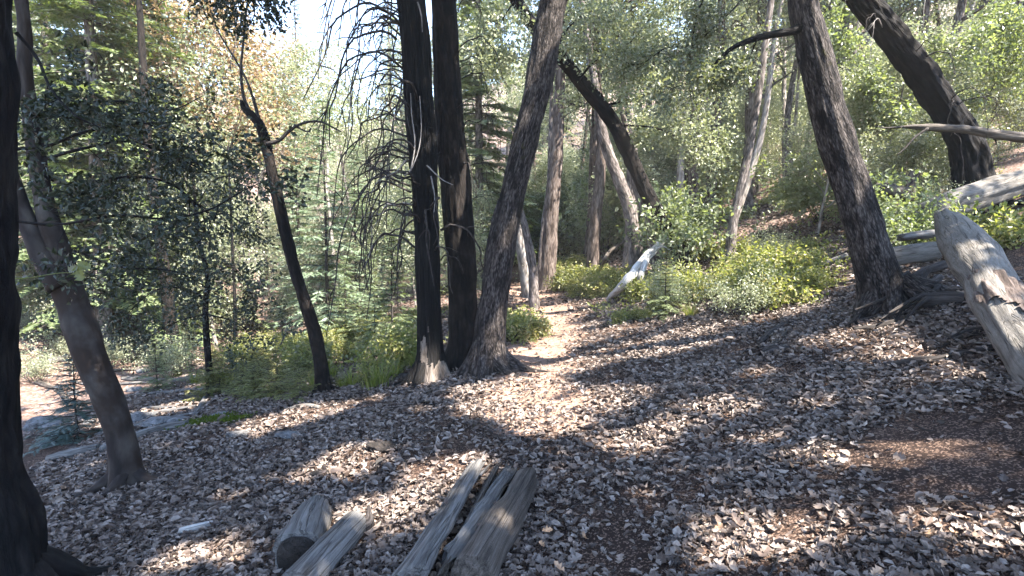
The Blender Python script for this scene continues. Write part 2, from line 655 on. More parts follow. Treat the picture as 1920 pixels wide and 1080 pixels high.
def weathered_mat(name, dark, mid, light, scale=(10, 10, .9), bump=.8, dist=.02, blot=None):
    """bare grey wood: long grain, cracks and blotches"""
    m, nt = new_mat(name)
    L = nt.links.new
    mp = mapped(nt, scale)
    n = nd(nt, 'ShaderNodeTexNoise', i_Scale=2.0, i_Detail=9.0, i_Roughness=.68, i_Distortion=.5)
    L(mp.outputs[0], n.inputs['Vector'])
    mpf = mapped(nt, (scale[0] * 7, scale[1] * 7, scale[2] * 5))
    nf = nd(nt, 'ShaderNodeTexNoise', i_Scale=2.0, i_Detail=4.0, i_Roughness=.6)
    L(mpf.outputs[0], nf.inputs['Vector'])
    mf = nd(nt, 'ShaderNodeMath', operation='MULTIPLY_ADD', i_1=.42, i_2=-.21)
    L(nf.outputs['Fac'], mf.inputs[0])
    af = nd(nt, 'ShaderNodeMath', operation='ADD')
    L(n.outputs['Fac'], af.inputs[0])
    L(mf.outputs[0], af.inputs[1])
    r = ramp(nt, [(.30, dark), (.48, mid), (.70, light)])
    L(af.outputs[0], r.inputs[0])
    mp2 = mapped(nt, (scale[0] * 1.1, scale[1] * 1.1, scale[2] * .42))
    v = nd(nt, 'ShaderNodeTexNoise', i_Scale=1.4, i_Detail=3.0, i_Distortion=1.2)
    L(mp2.outputs[0], v.inputs['Vector'])
    rc = ramp(nt, [(.475, (1, 1, 1)), (.494, (.3, .28, .26)), (.502, (.3, .28, .26)), (.52, (1, 1, 1))])
    L(v.outputs['Fac'], rc.inputs[0])
    mx = nd(nt, 'ShaderNodeMix', data_type='RGBA', blend_type='MULTIPLY', i_Factor=.8)
    L(r.outputs[0], mx.inputs[6])
    L(rc.outputs[0], mx.inputs[7])
    col = mx.outputs[2]
    if blot is not None:
        mp3 = mapped(nt, (4, 4, 2.5))
        n3 = nd(nt, 'ShaderNodeTexNoise', i_Scale=1.3, i_Detail=6.0, i_Roughness=.7)
        L(mp3.outputs[0], n3.inputs['Vector'])
        rr = ramp(nt, [(.55, (0, 0, 0)), (.66, (1, 1, 1))])
        L(n3.outputs['Fac'], rr.inputs[0])
        m3 = nd(nt, 'ShaderNodeMix', data_type='RGBA')
        L(rr.outputs[0], m3.inputs['Factor'])
        L(col, m3.inputs[6])
        m3.inputs[7].default_value = (*blot, 1)
        col = m3.outputs[2]
    b = nd(nt, 'ShaderNodeBsdfPrincipled', i_Roughness=.85)
    b.inputs['Specular IOR Level'].default_value = .25
    L(col, b.inputs['Base Color'])
    ad = nd(nt, 'ShaderNodeMath', operation='MULTIPLY')
    L(af.outputs[0], ad.inputs[0])
    L(rc.outputs[0], ad.inputs[1])
    bp = nd(nt, 'ShaderNodeBump', i_Strength=bump, i_Distance=dist)
    L(ad.outputs[0], bp.inputs['Height'])
    L(bp.outputs[0], b.inputs['Normal'])
    o = nd(nt, 'ShaderNodeOutputMaterial')
    L(b.outputs[0], o.inputs[0])
    return m


M = {}
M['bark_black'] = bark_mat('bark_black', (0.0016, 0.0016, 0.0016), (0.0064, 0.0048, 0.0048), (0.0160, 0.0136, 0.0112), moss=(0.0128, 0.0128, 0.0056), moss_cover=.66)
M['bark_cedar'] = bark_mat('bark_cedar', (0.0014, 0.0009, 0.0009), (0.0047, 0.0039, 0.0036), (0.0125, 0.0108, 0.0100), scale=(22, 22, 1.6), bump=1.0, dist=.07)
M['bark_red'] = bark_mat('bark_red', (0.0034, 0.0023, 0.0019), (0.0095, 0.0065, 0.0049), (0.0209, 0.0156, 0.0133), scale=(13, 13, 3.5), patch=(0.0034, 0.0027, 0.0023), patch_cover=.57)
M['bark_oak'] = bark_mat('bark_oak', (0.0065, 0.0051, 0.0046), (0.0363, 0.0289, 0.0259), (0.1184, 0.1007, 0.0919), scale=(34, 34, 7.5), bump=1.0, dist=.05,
                         moss=(0.0335, 0.0304, 0.0101), moss_cover=.60, patch=(0.0101, 0.0078, 0.0070), patch_cover=.57)
M['bark_smooth'] = bark_mat('bark_smooth', (0.016, 0.012, 0.011), (0.035, 0.028, 0.024), (0.060, 0.051, 0.044), scale=(5, 5, 2), bump=.4, dist=.015,
                            patch=(0.023, 0.015, 0.011), patch_cover=.50)
M['bark_grey'] = bark_mat('bark_grey', (0.0298, 0.0255, 0.0238), (0.1020, 0.0850, 0.0782), (0.2210, 0.1913, 0.1785), scale=(12, 12, 3))
M['bark_pale'] = bark_mat('bark_pale', (0.1008, 0.0864, 0.0756), (0.2160, 0.1908, 0.1728), (0.3456, 0.3168, 0.2952), scale=(8, 8, 2), bump=.5)
M['bark_rust'] = bark_mat('bark_rust', (0.0288, 0.0207, 0.0171), (0.0864, 0.0648, 0.0549), (0.1719, 0.1431, 0.1269), scale=(12, 12, 2.2))
M['twig'] = bark_mat('twig', (0.0150, 0.0125, 0.0110), (0.0375, 0.0310, 0.0275), (0.0750, 0.0650, 0.0600), scale=(40, 40, 8), bump=.3)
M['twig_pale'] = bark_mat('twig_pale', (0.105, 0.095, 0.087), (0.189, 0.175, 0.164), (0.294, 0.273, 0.259), scale=(40, 40, 8), bump=.3)
M['wood_grey'] = weathered_mat('wood_grey', (0.0338, 0.0310, 0.0295), (0.1123, 0.1058, 0.1008), (0.2023, 0.1937, 0.1850))
M['wood_pale'] = weathered_mat('wood_pale', (0.0848, 0.0762, 0.0670), (0.1432, 0.1301, 0.1145), (0.2120, 0.1963, 0.1771), scale=(9, 9, 1.6), bump=.7, dist=.02, blot=(0.1064, 0.0916, 0.0763))
M['wood_brown'] = weathered_mat('wood_brown', (.022, .018, .015), (.075, .062, .052), (.16, .138, .12))
M['wood_dark'] = weathered_mat('wood_dark', (.012, .010, .009), (.04, .033, .03), (.10, .085, .078))
M['wood_white'] = weathered_mat('wood_white', (0.187, 0.174, 0.162), (0.391, 0.374, 0.357), (0.561, 0.544, 0.527))
M['exposed_wood'] = weathered_mat('exposed_wood', (0.0360, 0.0288, 0.0234), (0.1296, 0.1044, 0.0864), (0.2016, 0.1728, 0.1512), scale=(12, 12, 2))
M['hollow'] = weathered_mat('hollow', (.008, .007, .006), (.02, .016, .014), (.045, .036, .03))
M['stone'] = weathered_mat('stone', (0.0500, 0.0500, 0.0525), (0.1100, 0.1100, 0.1125), (0.1800, 0.1800, 0.1850), scale=(5, 5, 5), bump=.5)
M['moss'] = leaf_mat('moss', [(.05, .075, .012), (.09, .11, .02)], rough=.9, transl=.2, spec=.1)

M['leaf_oak'] = leaf_mat('leaf_oak', [(0.0583, 0.0714, 0.0468), (0.1078, 0.1229, 0.0756), (0.1639, 0.1722, 0.1164), (0.2464, 0.2373, 0.2004)], rough=.36, transl=.30)
M['leaf_dark'] = leaf_mat('leaf_dark', [(0.011, 0.016, 0.008), (0.019, 0.026, 0.014), (0.033, 0.041, 0.024), (0.066, 0.072, 0.057)], rough=.48, transl=.16, spec=.4)
M['leaf_sage'] = leaf_mat('leaf_sage', [(0.1112, 0.1309, 0.0784), (0.1767, 0.1988, 0.1214), (0.2496, 0.2631, 0.1763), (0.3695, 0.3723, 0.2925)], rough=.38, transl=.30, tint=(1.8478, 1.8820, 1.2014))
M['leaf_gold'] = leaf_mat('leaf_gold', [(.22, .17, .07), (.31, .23, .12), (.34, .24, .17), (.40, .31, .23)], rough=.5, transl=.4, tint=(1.25, 1.15, .85))
M['leaf_lime'] = leaf_mat('leaf_lime', [(0.1848, 0.1862, 0.1330), (0.1134, 0.1274, 0.0434), (0.1806, 0.1980, 0.0686), (0.2699, 0.2617, 0.1092), (0.3759, 0.3058, 0.1960)], rough=.42, transl=.42)
M['leaf_maple'] = leaf_mat('leaf_maple', [(0.1092, 0.1358, 0.0784), (0.1775, 0.2042, 0.1248), (0.2457, 0.2594, 0.1872)], rough=.38, transl=.40)
M['needle_fir'] = leaf_mat('needle_fir', [(0.0874, 0.1355, 0.0784), (0.1322, 0.1837, 0.1142), (0.1926, 0.2442, 0.1669), (0.2621, 0.3046, 0.2274)], rough=.4, transl=.22, tint=(1.6128, 1.7472, 0.9408))
M['needle_green'] = leaf_mat('needle_green', [(0.0683, 0.0980, 0.0442), (0.1092, 0.1430, 0.0663), (0.1638, 0.1950, 0.0986), (0.2321, 0.2470, 0.1666)], rough=.45, transl=.28)
M['needle_blue'] = leaf_mat('needle_blue', [(0.039, 0.072, 0.062), (0.065, 0.104, 0.091), (0.098, 0.137, 0.124)], rough=.45, transl=.2, tint=(1.1, 1.2, .9))
M['grass'] = leaf_mat('grass', [(.07, .10, .02), (.12, .15, .035), (.20, .21, .06), (.27, .24, .11)], rough=.5, transl=.4)

LITTER = [(0, (0.025, 0.017, 0.013)), (.10, (0.059, 0.041, 0.032)), (.27, (0.122, 0.088, 0.071)), (.48, (0.185, 0.143, 0.119)),
          (.74, (0.252, 0.203, 0.171)), (1, (0.329, 0.276, 0.241))]
M['litter'] = litter_mat('litter', LITTER)
M['litter_bits'] = litter_mat('litter_bits', [(0, (.04, .028, .022)), (.5, (.11, .08, .062)), (1, (.22, .165, .13))])
M['litter_one'] = litter_mat('litter_one', LITTER[2:-1] + [(1, (0.7004, 0.4201, 0.2345))], byobj=True)
M['soil'] = soil_mat('soil', (0.0200, 0.0128, 0.0100), (0.0437, 0.0272, 0.0206), [(0.0729, 0.0448, 0.0321), (0.1457, 0.0960, 0.0712), (0.2186, 0.1504, 0.1140)], cover=.30, fine=105)
M['trail'] = soil_mat('trail', (0.1489, 0.0926, 0.0679), (0.2525, 0.1596, 0.1179), [(0.2045, 0.1272, 0.0949), (0.3269, 0.2176, 0.1620), (0.4632, 0.3191, 0.2428)], cover=.36, fine=120)
M['duff'] = soil_mat('duff', (.085, .053, .041), (.155, .103, .083), [(.07, .047, .037), (.20, .138, .113), (.29, .21, .175)], cover=.5, fine=22)

# ------------------------------------------------------------------ ground sheet (one grid, three soils)
def spaced(lo, hi, c, fine, growth):
    a = [c]
    st = fine
    while a[-1] < hi:
        a.append(a[-1] + st)
        st *= growth
    b = [c]
    st = fine
    while b[-1] > lo:
        b.append(b[-1] - st)
        st *= growth
    return np.array(sorted(set(a + b)))


gx = spaced(-150, 150, .5, .065, 1.022)
gy = spaced(-30, 175, 4.0, .065, 1.0185)
X, Yg = np.meshgrid(gx, gy)
Z = ground_z(X, Yg)
GV = np.stack([X, Yg, Z], -1).reshape(-1, 3)
nx, ny = len(gx), len(gy)
ii = (np.arange(ny - 1)[:, None] * nx + np.arange(nx - 1)[None, :]).ravel()
GQ = np.stack([ii, ii + 1, ii + nx + 1, ii + nx], 1)
cx, cy = GV[GQ, 0].mean(1), GV[GQ, 1].mean(1)
cu = cx - trail_x(cy)
wob = .16 * noise2(cx, cy, .5, 21) + .10 * noise2(cx, cy, .16, 22)
is_trail = (np.abs(cu) < .46 + .018 * cy + wob) & (cy > 4.6 + .8 * wob) & (cy < 32)
is_duff = ((np.hypot(cx, cy) > 15 + 14 * wob) | (cu < -7.0 + 4 * wob)) & ~is_trail & (cy > -4)


def ground_part(name, mask, mat):
    q = GQ[mask]
    used, inv = np.unique(q.ravel(), return_inverse=True)
    g = Geo()
    g.add(GV[used], quads_to_tris(inv.reshape(-1, 4)))
    return link(name, g.mesh(name, (0, 0, 0), True), None, mat, kind='structure')


ground_part('forest_floor', ~is_trail & ~is_duff, M['soil'])
ground_part('dirt_trail', is_trail, M['trail'])
ground_part('hillside', is_duff, M['duff'])

# ------------------------------------------------------------------ gaps in the canopy: where sunbeams reach the ground
BEAMS = []


def beam(p, r):
    BEAMS.append((np.asarray(p, float), r))


for px, py, r in [(835, 888, .20), (868, 880, .17), (800, 893, .12), (655, 865, .20), (690, 850, .14), (712, 968, .19), (735, 985, .12),
                  (545, 785, .22), (600, 772, .2), (490, 800, .2), (640, 762, .12), (925, 765, .24), (975, 770, .28), (1025, 800, .2),
                  (950, 735, .25), (890, 735, .2), (1000, 725, .25), (1040, 690, .28), (1090, 680, .26), (1140, 668, .3), (1200, 655, .3),
                  (1255, 645, .28), (1130, 628, .25), (1180, 615, .3), (1240, 600, .3), (990, 690, .2), (1480, 818, .14), (1540, 822, .2), (1600, 832, .2), (1660, 842, .17),
                  (1720, 850, .1), (1400, 1015, .16), (1470, 1005, .14), (1345, 1040, .1), (1830, 990, .14), (1180, 830, .16), (1250, 800, .12),
                  (1320, 770, .15), (1100, 760, .2), (1150, 740, .2), (1060, 620, .3), (1000, 600, .4), (1010, 570, .5), (1060, 580, .5),
                  (1450, 590, .25), (1330, 610, .25), (1300, 640, .2), (1560, 760, .1), (1420, 700, .1), (1760, 985, .1),
                  (340, 1050, .12), (420, 1040, .1), (560, 900, .08), (430, 930, .07), (790, 770, .08), (700, 750, .1)]:
    beam(ground_at(px, py), r * 1.65)
for px, py, Y, r in [(862, 355, 7.0, .14), (866, 400, 7.0, .16), (858, 430, 7.0, .1), (1535, 150, 5.8, .24), (1545, 200, 5.8, .3), (1560, 260, 5.8, .22),
                     (1600, 360, 5.8, .13), (935, 600, 6.6, .13), (938, 650, 6.6, .14), (925, 480, 6.7, .12), (810, 690, 6.7, .18), (808, 660, 6.7, .15), (1800, 420, 4.9, .3),
                     (1860, 490, 4.3, .3), (1890, 560, 4.0, .16), (1910, 620, 3.7, .16), (1850, 360, 7.2, .6), (1920, 345, 7.2, .5), (1780, 385, 7.2, .4), (1040, 30, 6.6, .2),
                     (770, 300, 6.7, .12), (515, 350, 6.8, .12), (570, 570, 6.8, .12), (505, 290, 6.8, .15), (900, 1000, 2.9, .07), (640, 1050, 2.6, .06)]:
    beam(at(px, py, Y), r * 1.25)
for P_, r in [((-2.5, 10, 1.5), 1.0), ((-4, 11, 2), 1.1), ((-5.5, 12, 2.5), 1.2), ((-4, 13, 4), 1.1), ((-7, 13, 2.5), 1.2), ((-3, 13, 1.5), 1.1), ((-2, 11, 3), .8), ((-6, 15, 4), 1.2), ((-8, 10, 0), 1.1), ((-5, 9, .3), .7)]:
    beam(P_, r)
for px, py, r in [(1535, 150, .42), (1548, 215, .5), (1566, 280, .4)]:
    beam(at(px, py, 5.8), r)
for P_, r in [((-2.2, 8, .4), .8), ((-3.2, 8.6, .4), .9), ((-4.2, 9.2, .2), .9), ((-1.8, 9.5, .6), .9), ((-3.4, 10.5, .6), .9), ((-5.2, 10, .2), .9)]:
    beam(P_, r)
# wide openings that let the sun down on the shrubs and the gully
for px, py, r in [(500, 725, .8), (560, 705, .7), (450, 690, .7), (650, 665, .8), (725, 655, .7), (400, 720, .6), (1300, 560, .8), (1390, 545, .9), (1480, 520, .8),
                  (1290, 500, .8), (1150, 530, .9), (1080, 530, .8), (1220, 560, .6), (200, 680, 1.2), (280, 720, .7), (120, 640, 1.5), (110, 770, .6), (210, 790, .5), (320, 770, .5), (90, 710, .9), (300, 650, 1.2), (1560, 440, .6), (1450, 450, .9)]:
    beam(ground_at(px, py), r)
for yy in np.arange(8.0, 19, .75):
    beam(on_ground(float(trail_x(yy)) + .35 * math.sin(yy * 2.3), yy), .5 + .2 * math.sin(yy * 5.1))
_br = np.random.default_rng(77)
for k in range(46):
    beam(on_ground(_br.uniform(-4.5, 6), _br.uniform(1.5, 10)), _br.uniform(.035, .09))
# the two upright cedars stand in the shade: beams that would graze them are narrowed
_ax = np.array([[x0 + (x1 - x0) * f, y0, 1.1 + 4.6 * f] for x0, x1, y0 in ((-1.07, -1.32, 6.95), (-.68, -.97, 7.35)) for f in np.linspace(0, 1, 24)])
for _i, (p, r) in enumerate(BEAMS):
    _q = _ax - p
    _t = _q @ SUN
    _d = np.linalg.norm(_q - _t[:, None] * SUN, axis=1)
    _d = _d[_t > .25].min() if (_t > .25).any() else 9
    if _d < r + .25:
        BEAMS[_i] = (p, max(.01, _d - .25))
BP = np.array([b[0] for b in BEAMS])
BR = np.array([b[1] for b in BEAMS])


def off_beams(P, grow=1.0):
    keep = np.ones(len(P), bool)
    for p, r in zip(BP, BR):
        d = P - p
        t = d @ SUN
        q = d - t[:, None] * SUN
        keep &= ~((np.linalg.norm(q, axis=1) < r * grow) & (t > 1.5))
    return keep


# ------------------------------------------------------------------ growing branches
def wander(rng, p, d, length, n, jitter, grav=0.0, curve=None):
    pts = [p]
    d = unit(d)
    st = length / n
    for k in range(n):
        d = unit(d + rng.normal(size=3) * jitter + np.array([0, 0, grav]) + (curve if curve is not None else 0))
        p = p + d * st
        pts.append(p)
    return np.array(pts), d


def sprout(rng, g, anchors, p, d, length, rad, level, nsub=(5, 4), jitter=.16, grav=.02, sides=5, spread=.9, stop=0):
    """grow a limb into g and note twig points in anchors (point, direction)"""
    n = 5 if level else 4
    pts, dd = wander(rng, p, d, length, n, jitter, grav)
    g.add(*tube(pts, np.linspace(rad, rad * .28, len(pts)), sides=max(3, sides), rings=n + 3, seed=int(rng.integers(1e6)), cap=False))
    if level <= stop:
        for k in range(1, len(pts)):
            anchors.append(np.concatenate([pts[k], unit(pts[k] - pts[k - 1])]))
        return
    m = nsub[min(len(nsub) - 1, level - 1)]
    for k in range(m):
        f = .25 + .75 * (k + rng.uniform(.2, .8)) / m
        i = min(int(f * n), n - 1)
        q = pts[i] + (pts[i + 1] - pts[i]) * (f * n - i)
        ax = unit(pts[i + 1] - pts[i])
        side = unit(np.cross(ax, rng.normal(size=3)))
        nd_ = unit(ax * (1 - spread * .55) + side * spread + np.array([0, 0, .12]))
        sprout(rng, g, anchors, q, nd_, length * rng.uniform(.42, .62), rad * .45, level - 1, nsub, jitter * 1.15, grav, sides - 1, spread, stop)


def leaves_at(rng, A, per, size, spread, tmpl=LEAF, flat=.75, zb=.5, keep=None):
    A = np.asarray(A)
    n = len(A) * per
    idx = np.repeat(np.arange(len(A)), per)
    P = A[idx, :3] + rng.normal(size=(n, 3)) * spread
    D = unit(A[idx, 3:6] * .6 + rng.normal(size=(n, 3)) * .8 - np.array([0, 0, .25]))
    N = rand_dirs(rng, n, zb, flat)
    if keep is not None:
        k = keep(P)
        P, D, N = P[k], D[k], N[k]
    return leaf_cloud(P, D, N, rng.uniform(.7, 1.25, len(P)) * size, tmpl)


def clump_crown(rng, c, r, n, size, clumps=140, clump_sd=.45, tmpl=LEAF, keep=off_beams, hollow=.25):
    """leaf clumps filling an ellipsoid; gaps stay between the clumps"""
    c = np.asarray(c, float)
    r = np.asarray(r, float)
    d = rand_dirs(rng, clumps)
    rad = (hollow + (1 - hollow) * rng.uniform(size=clumps)) ** .5
    C = c + d * rad[:, None] * r
    w = rng.uniform(.5, 1.5, clumps)
    idx = rng.choice(clumps, n, p=w / w.sum())
    P = C[idx] + rng.normal(size=(n, 3)) * clump_sd * np.array([1, 1, .55])
    if keep is not None:
        P = P[keep(P)]
    D = rand_dirs(rng, len(P), -.2)
    N = rand_dirs(rng, len(P), .7, .8)
    return leaf_cloud(P, D, N, rng.uniform(.7, 1.25, len(P)) * size, tmpl), C


def limbs_into(rng, g, top, d, C, rad, n=9):
    """limbs from the head of a trunk out to some of the clumps"""
    ids = rng.choice(len(C), min(n, len(C)), replace=False)
    for i in ids:
        q = C[i]
        mid = (top * .55 + q * .45) + np.array([0, 0, .1]) * np.linalg.norm(q - top) + rng.normal(size=3) * .25
        g.add(*tube(np.array([top - unit(d) * .15, mid, q]), [rad * .55, rad * .33, rad * .08], sides=6, rings=9, rough=.08, seed=int(i), cap=False))


def trunk_path(pts, Ys, base=None):
    """pts: (px, py, width px) from the foot upwards; Ys: distance of each point"""
    P, R = [], []
    Ys = np.broadcast_to(np.asarray(Ys, float), (len(pts),)) if np.ndim(Ys) == 0 or len(np.atleast_1d(Ys)) == len(pts) else np.linspace(Ys[0], Ys[-1], len(pts))
    for (px, py, w), Y in zip(pts, Ys):
        P.append(at(px, py, Y))
        R.append(.5 * w / FPX * Y / math.hypot(1, (px - 960) / FPX))
    return np.array(P), np.array(R)


def footed(P, R, extra=.25):
    """put the foot of a stem on the soil: lower or raise its lowest point, add a buried end"""
    P = P.copy()
    z = float(ground_z(P[0, 0], P[0, 1]))
    P[0, 2] = z
    d = unit(P[1] - P[0])
    d = d if d[2] > .3 else np.array([0, 0, 1.0])
    P = np.vstack([P[0] - d * extra, P])
    R = np.concatenate([[R[0] * 1.04], R])
    return P, R


# ------------------------------------------------------------------ the near trees
def near_tree(name, label, pts, Ys, bark, group=None, sides=44, ppm=26, rough=.07, flare=.35, flare_len=.35, lobes=5, top=None, rfreq=(9, 2.2), lump=.05, seed=1,
              crown=None, leaf='leaf_oak', nlimb=9, limb_rad=None):
    P, R = trunk_path(pts, Ys)
    P, R = footed(P, R)
    if top is not None:
        for (x, y, z, r) in top:
            P = np.vstack([P, [x, y, z]])
            R = np.append(R, r)
    base = np.array([P[1, 0], P[1, 1], P[1, 2]])
    t = thing(name, label, 'tree', base, group)
    length = float(np.linalg.norm(np.diff(P, axis=0), axis=1).sum())
    g = Geo()
    g.add(*tube(P, R, sides=sides, rings=int(length * ppm), rough=rough, flare=flare, flare_len=flare_len, lobes=lobes, seed=seed, rfreq=rfreq, lump=lump, flare_at=.24))
    part(t, 'trunk', g, M[bark])
    if crown is not None:
        rng = np.random.default_rng(seed + 100)
        c, r, n, size, clumps = crown
        (V, F), C = clump_crown(rng, c, r, n, size, clumps)
        gl = Geo()
        limbs_into(rng, gl, P[-1], P[-1] - P[-2], C, limb_rad or R[-1] * 1.1, nlimb)
        part(t, 'limbs', gl, M[bark])
        part(t, 'crown', Geo().add(V, F), M[leaf], False)
    return t, P, R


def add_limb(t, name, pts, Ys, bark, rough=.06, sides=14, ppm=22, seed=3, rad_end=None):
    P, R = trunk_path(pts, Ys)
    g = Geo()
    length = float(np.linalg.norm(np.diff(P, axis=0), axis=1).sum())
    g.add(*tube(P, R, sides=sides, rings=max(6, int(length * ppm)), rough=rough, seed=seed, lump=.08))
    return part(t, name, g, M[bark]), P, R


# the near black trunk at the picture's edge
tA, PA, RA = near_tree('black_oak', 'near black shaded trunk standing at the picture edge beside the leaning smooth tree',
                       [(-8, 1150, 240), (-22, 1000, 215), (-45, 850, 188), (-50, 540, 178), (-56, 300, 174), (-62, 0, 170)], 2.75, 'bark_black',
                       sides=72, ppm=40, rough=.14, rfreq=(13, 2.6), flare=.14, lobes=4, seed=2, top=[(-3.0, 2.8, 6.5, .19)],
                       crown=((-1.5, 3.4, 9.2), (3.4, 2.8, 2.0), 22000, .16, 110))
# the leaning smooth tree with its second stem
tB, PB, RB = near_tree('smooth_bark_tree', 'leaning smooth brown trunk, forked above, with a knobbly root at its foot',
                       [(240, 925, 66), (222, 800, 58), (182, 700, 64), (146, 600, 70), (122, 520, 62), (104, 455, 50), (86, 390, 42), (70, 310, 38), (58, 220, 34), (46, 120, 30), (40, 0, 27)],
                       4.55, 'bark_smooth', sides=48, ppm=36, rough=.04, flare=.42, flare_len=.16, lobes=4, lump=.10, seed=8, top=[(-4.3, 4.6, 5.6, .05)],
                       crown=((-5.0, 5.2, 7.6), (2.6, 2.4, 1.9), 9000, .14, 70), leaf='leaf_sage')
add_limb(tB, 'limb', [(118, 540, 60), (88, 490, 56), (62, 440, 44), (42, 390, 36), (18, 320, 30), (-20, 220, 26), (-60, 100, 22)], 4.5, 'bark_smooth', rough=.03, sides=24, seed=5)
# slim bending tree
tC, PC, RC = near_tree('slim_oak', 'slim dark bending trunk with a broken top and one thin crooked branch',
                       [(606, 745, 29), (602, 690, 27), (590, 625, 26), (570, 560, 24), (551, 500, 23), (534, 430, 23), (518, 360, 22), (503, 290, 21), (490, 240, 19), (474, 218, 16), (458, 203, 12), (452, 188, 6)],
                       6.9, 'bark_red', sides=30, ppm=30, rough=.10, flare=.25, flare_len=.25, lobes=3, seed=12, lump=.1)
add_limb(tC, 'branch', [(500, 270, 8), (522, 264, 8), (540, 248, 7), (556, 236, 6), (580, 228, 5), (604, 229, 4), (622, 238, 3), (640, 247, 2)], 6.85, 'twig', sides=8, seed=31)
add_limb(tC, 'branch', [(552, 234, 5), (566, 243, 4), (580, 247, 3.2), (584, 240, 2)], 6.85, 'twig', sides=6, seed=33)
add_limb(tC, 'branch', [(492, 250, 9), (478, 196, 7), (462, 150, 5), (440, 110, 4), (410, 60, 3), (395, 20, 2)], 6.9, 'twig', sides=6, seed=34)
add_limb(tC, 'branch', [(470, 214, 8), (456, 178, 7), (452, 130, 6), (456, 80, 5), (462, 20, 4), (470, -60, 3)], 6.9, 'twig', sides=6, seed=35)

# three trunks standing together
tD1, PD1, RD1 = near_tree('cedar', 'furrowed cedar trunk bristling with drooping dead branches, its foot worn bare',
                          [(808, 705, 58), (807, 650, 47), (804, 560, 44), (800, 430, 46), (794, 300, 51), (782, 160, 54), (770, 0, 54)], 6.95, 'bark_cedar',
                          sides=64, ppm=34, rough=.12, flare=.42, flare_len=.2, lobes=5, seed=21, rfreq=(10, .9), lump=.04, top=[(-1.75, 7.1, 9.0, .17), (-2.0, 7.2, 13.0, .06)])
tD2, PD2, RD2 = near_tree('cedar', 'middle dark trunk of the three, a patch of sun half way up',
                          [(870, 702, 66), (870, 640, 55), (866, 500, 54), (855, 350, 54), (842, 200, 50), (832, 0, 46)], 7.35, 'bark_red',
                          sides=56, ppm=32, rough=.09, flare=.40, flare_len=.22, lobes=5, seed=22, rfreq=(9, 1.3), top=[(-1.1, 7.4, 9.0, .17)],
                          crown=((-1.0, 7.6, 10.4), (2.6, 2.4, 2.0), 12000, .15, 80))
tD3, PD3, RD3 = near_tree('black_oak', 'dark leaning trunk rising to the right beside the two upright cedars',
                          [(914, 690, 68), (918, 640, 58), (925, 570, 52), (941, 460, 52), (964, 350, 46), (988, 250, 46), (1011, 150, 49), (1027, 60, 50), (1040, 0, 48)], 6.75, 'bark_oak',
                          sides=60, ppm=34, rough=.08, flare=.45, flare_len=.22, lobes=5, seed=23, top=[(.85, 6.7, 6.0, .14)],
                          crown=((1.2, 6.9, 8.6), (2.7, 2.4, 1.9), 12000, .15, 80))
# right hand trees
tG, PG, RG = near_tree('black_oak', 'thick mossy trunk leaning left beside the grey fallen logs',
                       [(1668, 585, 108), (1655, 540, 88), (1632, 470, 80), (1600, 360, 74), (1565, 250, 70), (1540, 150, 66), (1518, 60, 60), (1504, 0, 56)], 5.9, 'bark_oak',
                       sides=72, ppm=38, rough=.07, flare=.40, flare_len=.2, lobes=6, seed=24, top=[(2.9, 5.9, 5.6, .13), (2.6, 5.9, 6.6, .11)],
                       crown=((2.7, 5.2, 9.3), (4.0, 3.6, 2.2), 42000, .16, 160))
add_limb(tG, 'limb', [(1520, 45, 22), (1485, 58, 17), (1440, 66, 14), (1400, 78, 11), (1370, 92, 8), (1340, 120, 6)], 5.85, 'bark_black', sides=12, seed=41)
tH, PH, RH = near_tree('black_oak', 'dark thick trunk leaning far left on the slope behind the fallen logs',
                       [(1836, 335, 86), (1815, 285, 70), (1790, 232, 62), (1750, 172, 60), (1712, 118, 58), (1665, 58, 56), (1612, -4, 52), (1560, -70, 48)], 9.6, 'bark_black',
                       sides=56, ppm=26, rough=.17, rfreq=(13, 2.4), flare=.3, flare_len=.4, lobes=5, seed=25, top=[(4.6, 9.6, 8.8, .16)],
                       crown=((3.6, 8.6, 11.0), (3.2, 2.8, 2.0), 16000, .17, 110))
tE, PE, RE = near_tree('black_oak', 'arching dark trunk leaning left behind the three trunks, its foot in the sun',
                       [(1284, 482, 38), (1270, 455, 31), (1248, 420, 29), (1215, 366, 28), (1190, 312, 27), (1163, 252, 27), (1128, 200, 26), (1085, 148, 25), (1045, 100, 23), (1000, 48, 22), (965, -4, 20), (930, -60, 18)],
                       [12.6] * 12, 'bark_red', sides=36, ppm=18, rough=.12, rfreq=(12, 2.4), flare=.3, flare_len=.4, lobes=4, seed=26, lump=.06)
tF, PF, RF = near_tree('young_fir', 'thin straight grey trunk leaning right among the green bushes on the slope',
                       [(1368, 446, 22), (1374, 420, 18), (1385, 370, 17), (1404, 280, 16), (1421, 180, 15), (1435, 80, 13), (1446, 0, 12), (1456, -80, 10)], 12.4, 'bark_grey', sides=18, ppm=8,
                       rough=.05, flare=.3, flare_len=.3, lobes=3, seed=27)

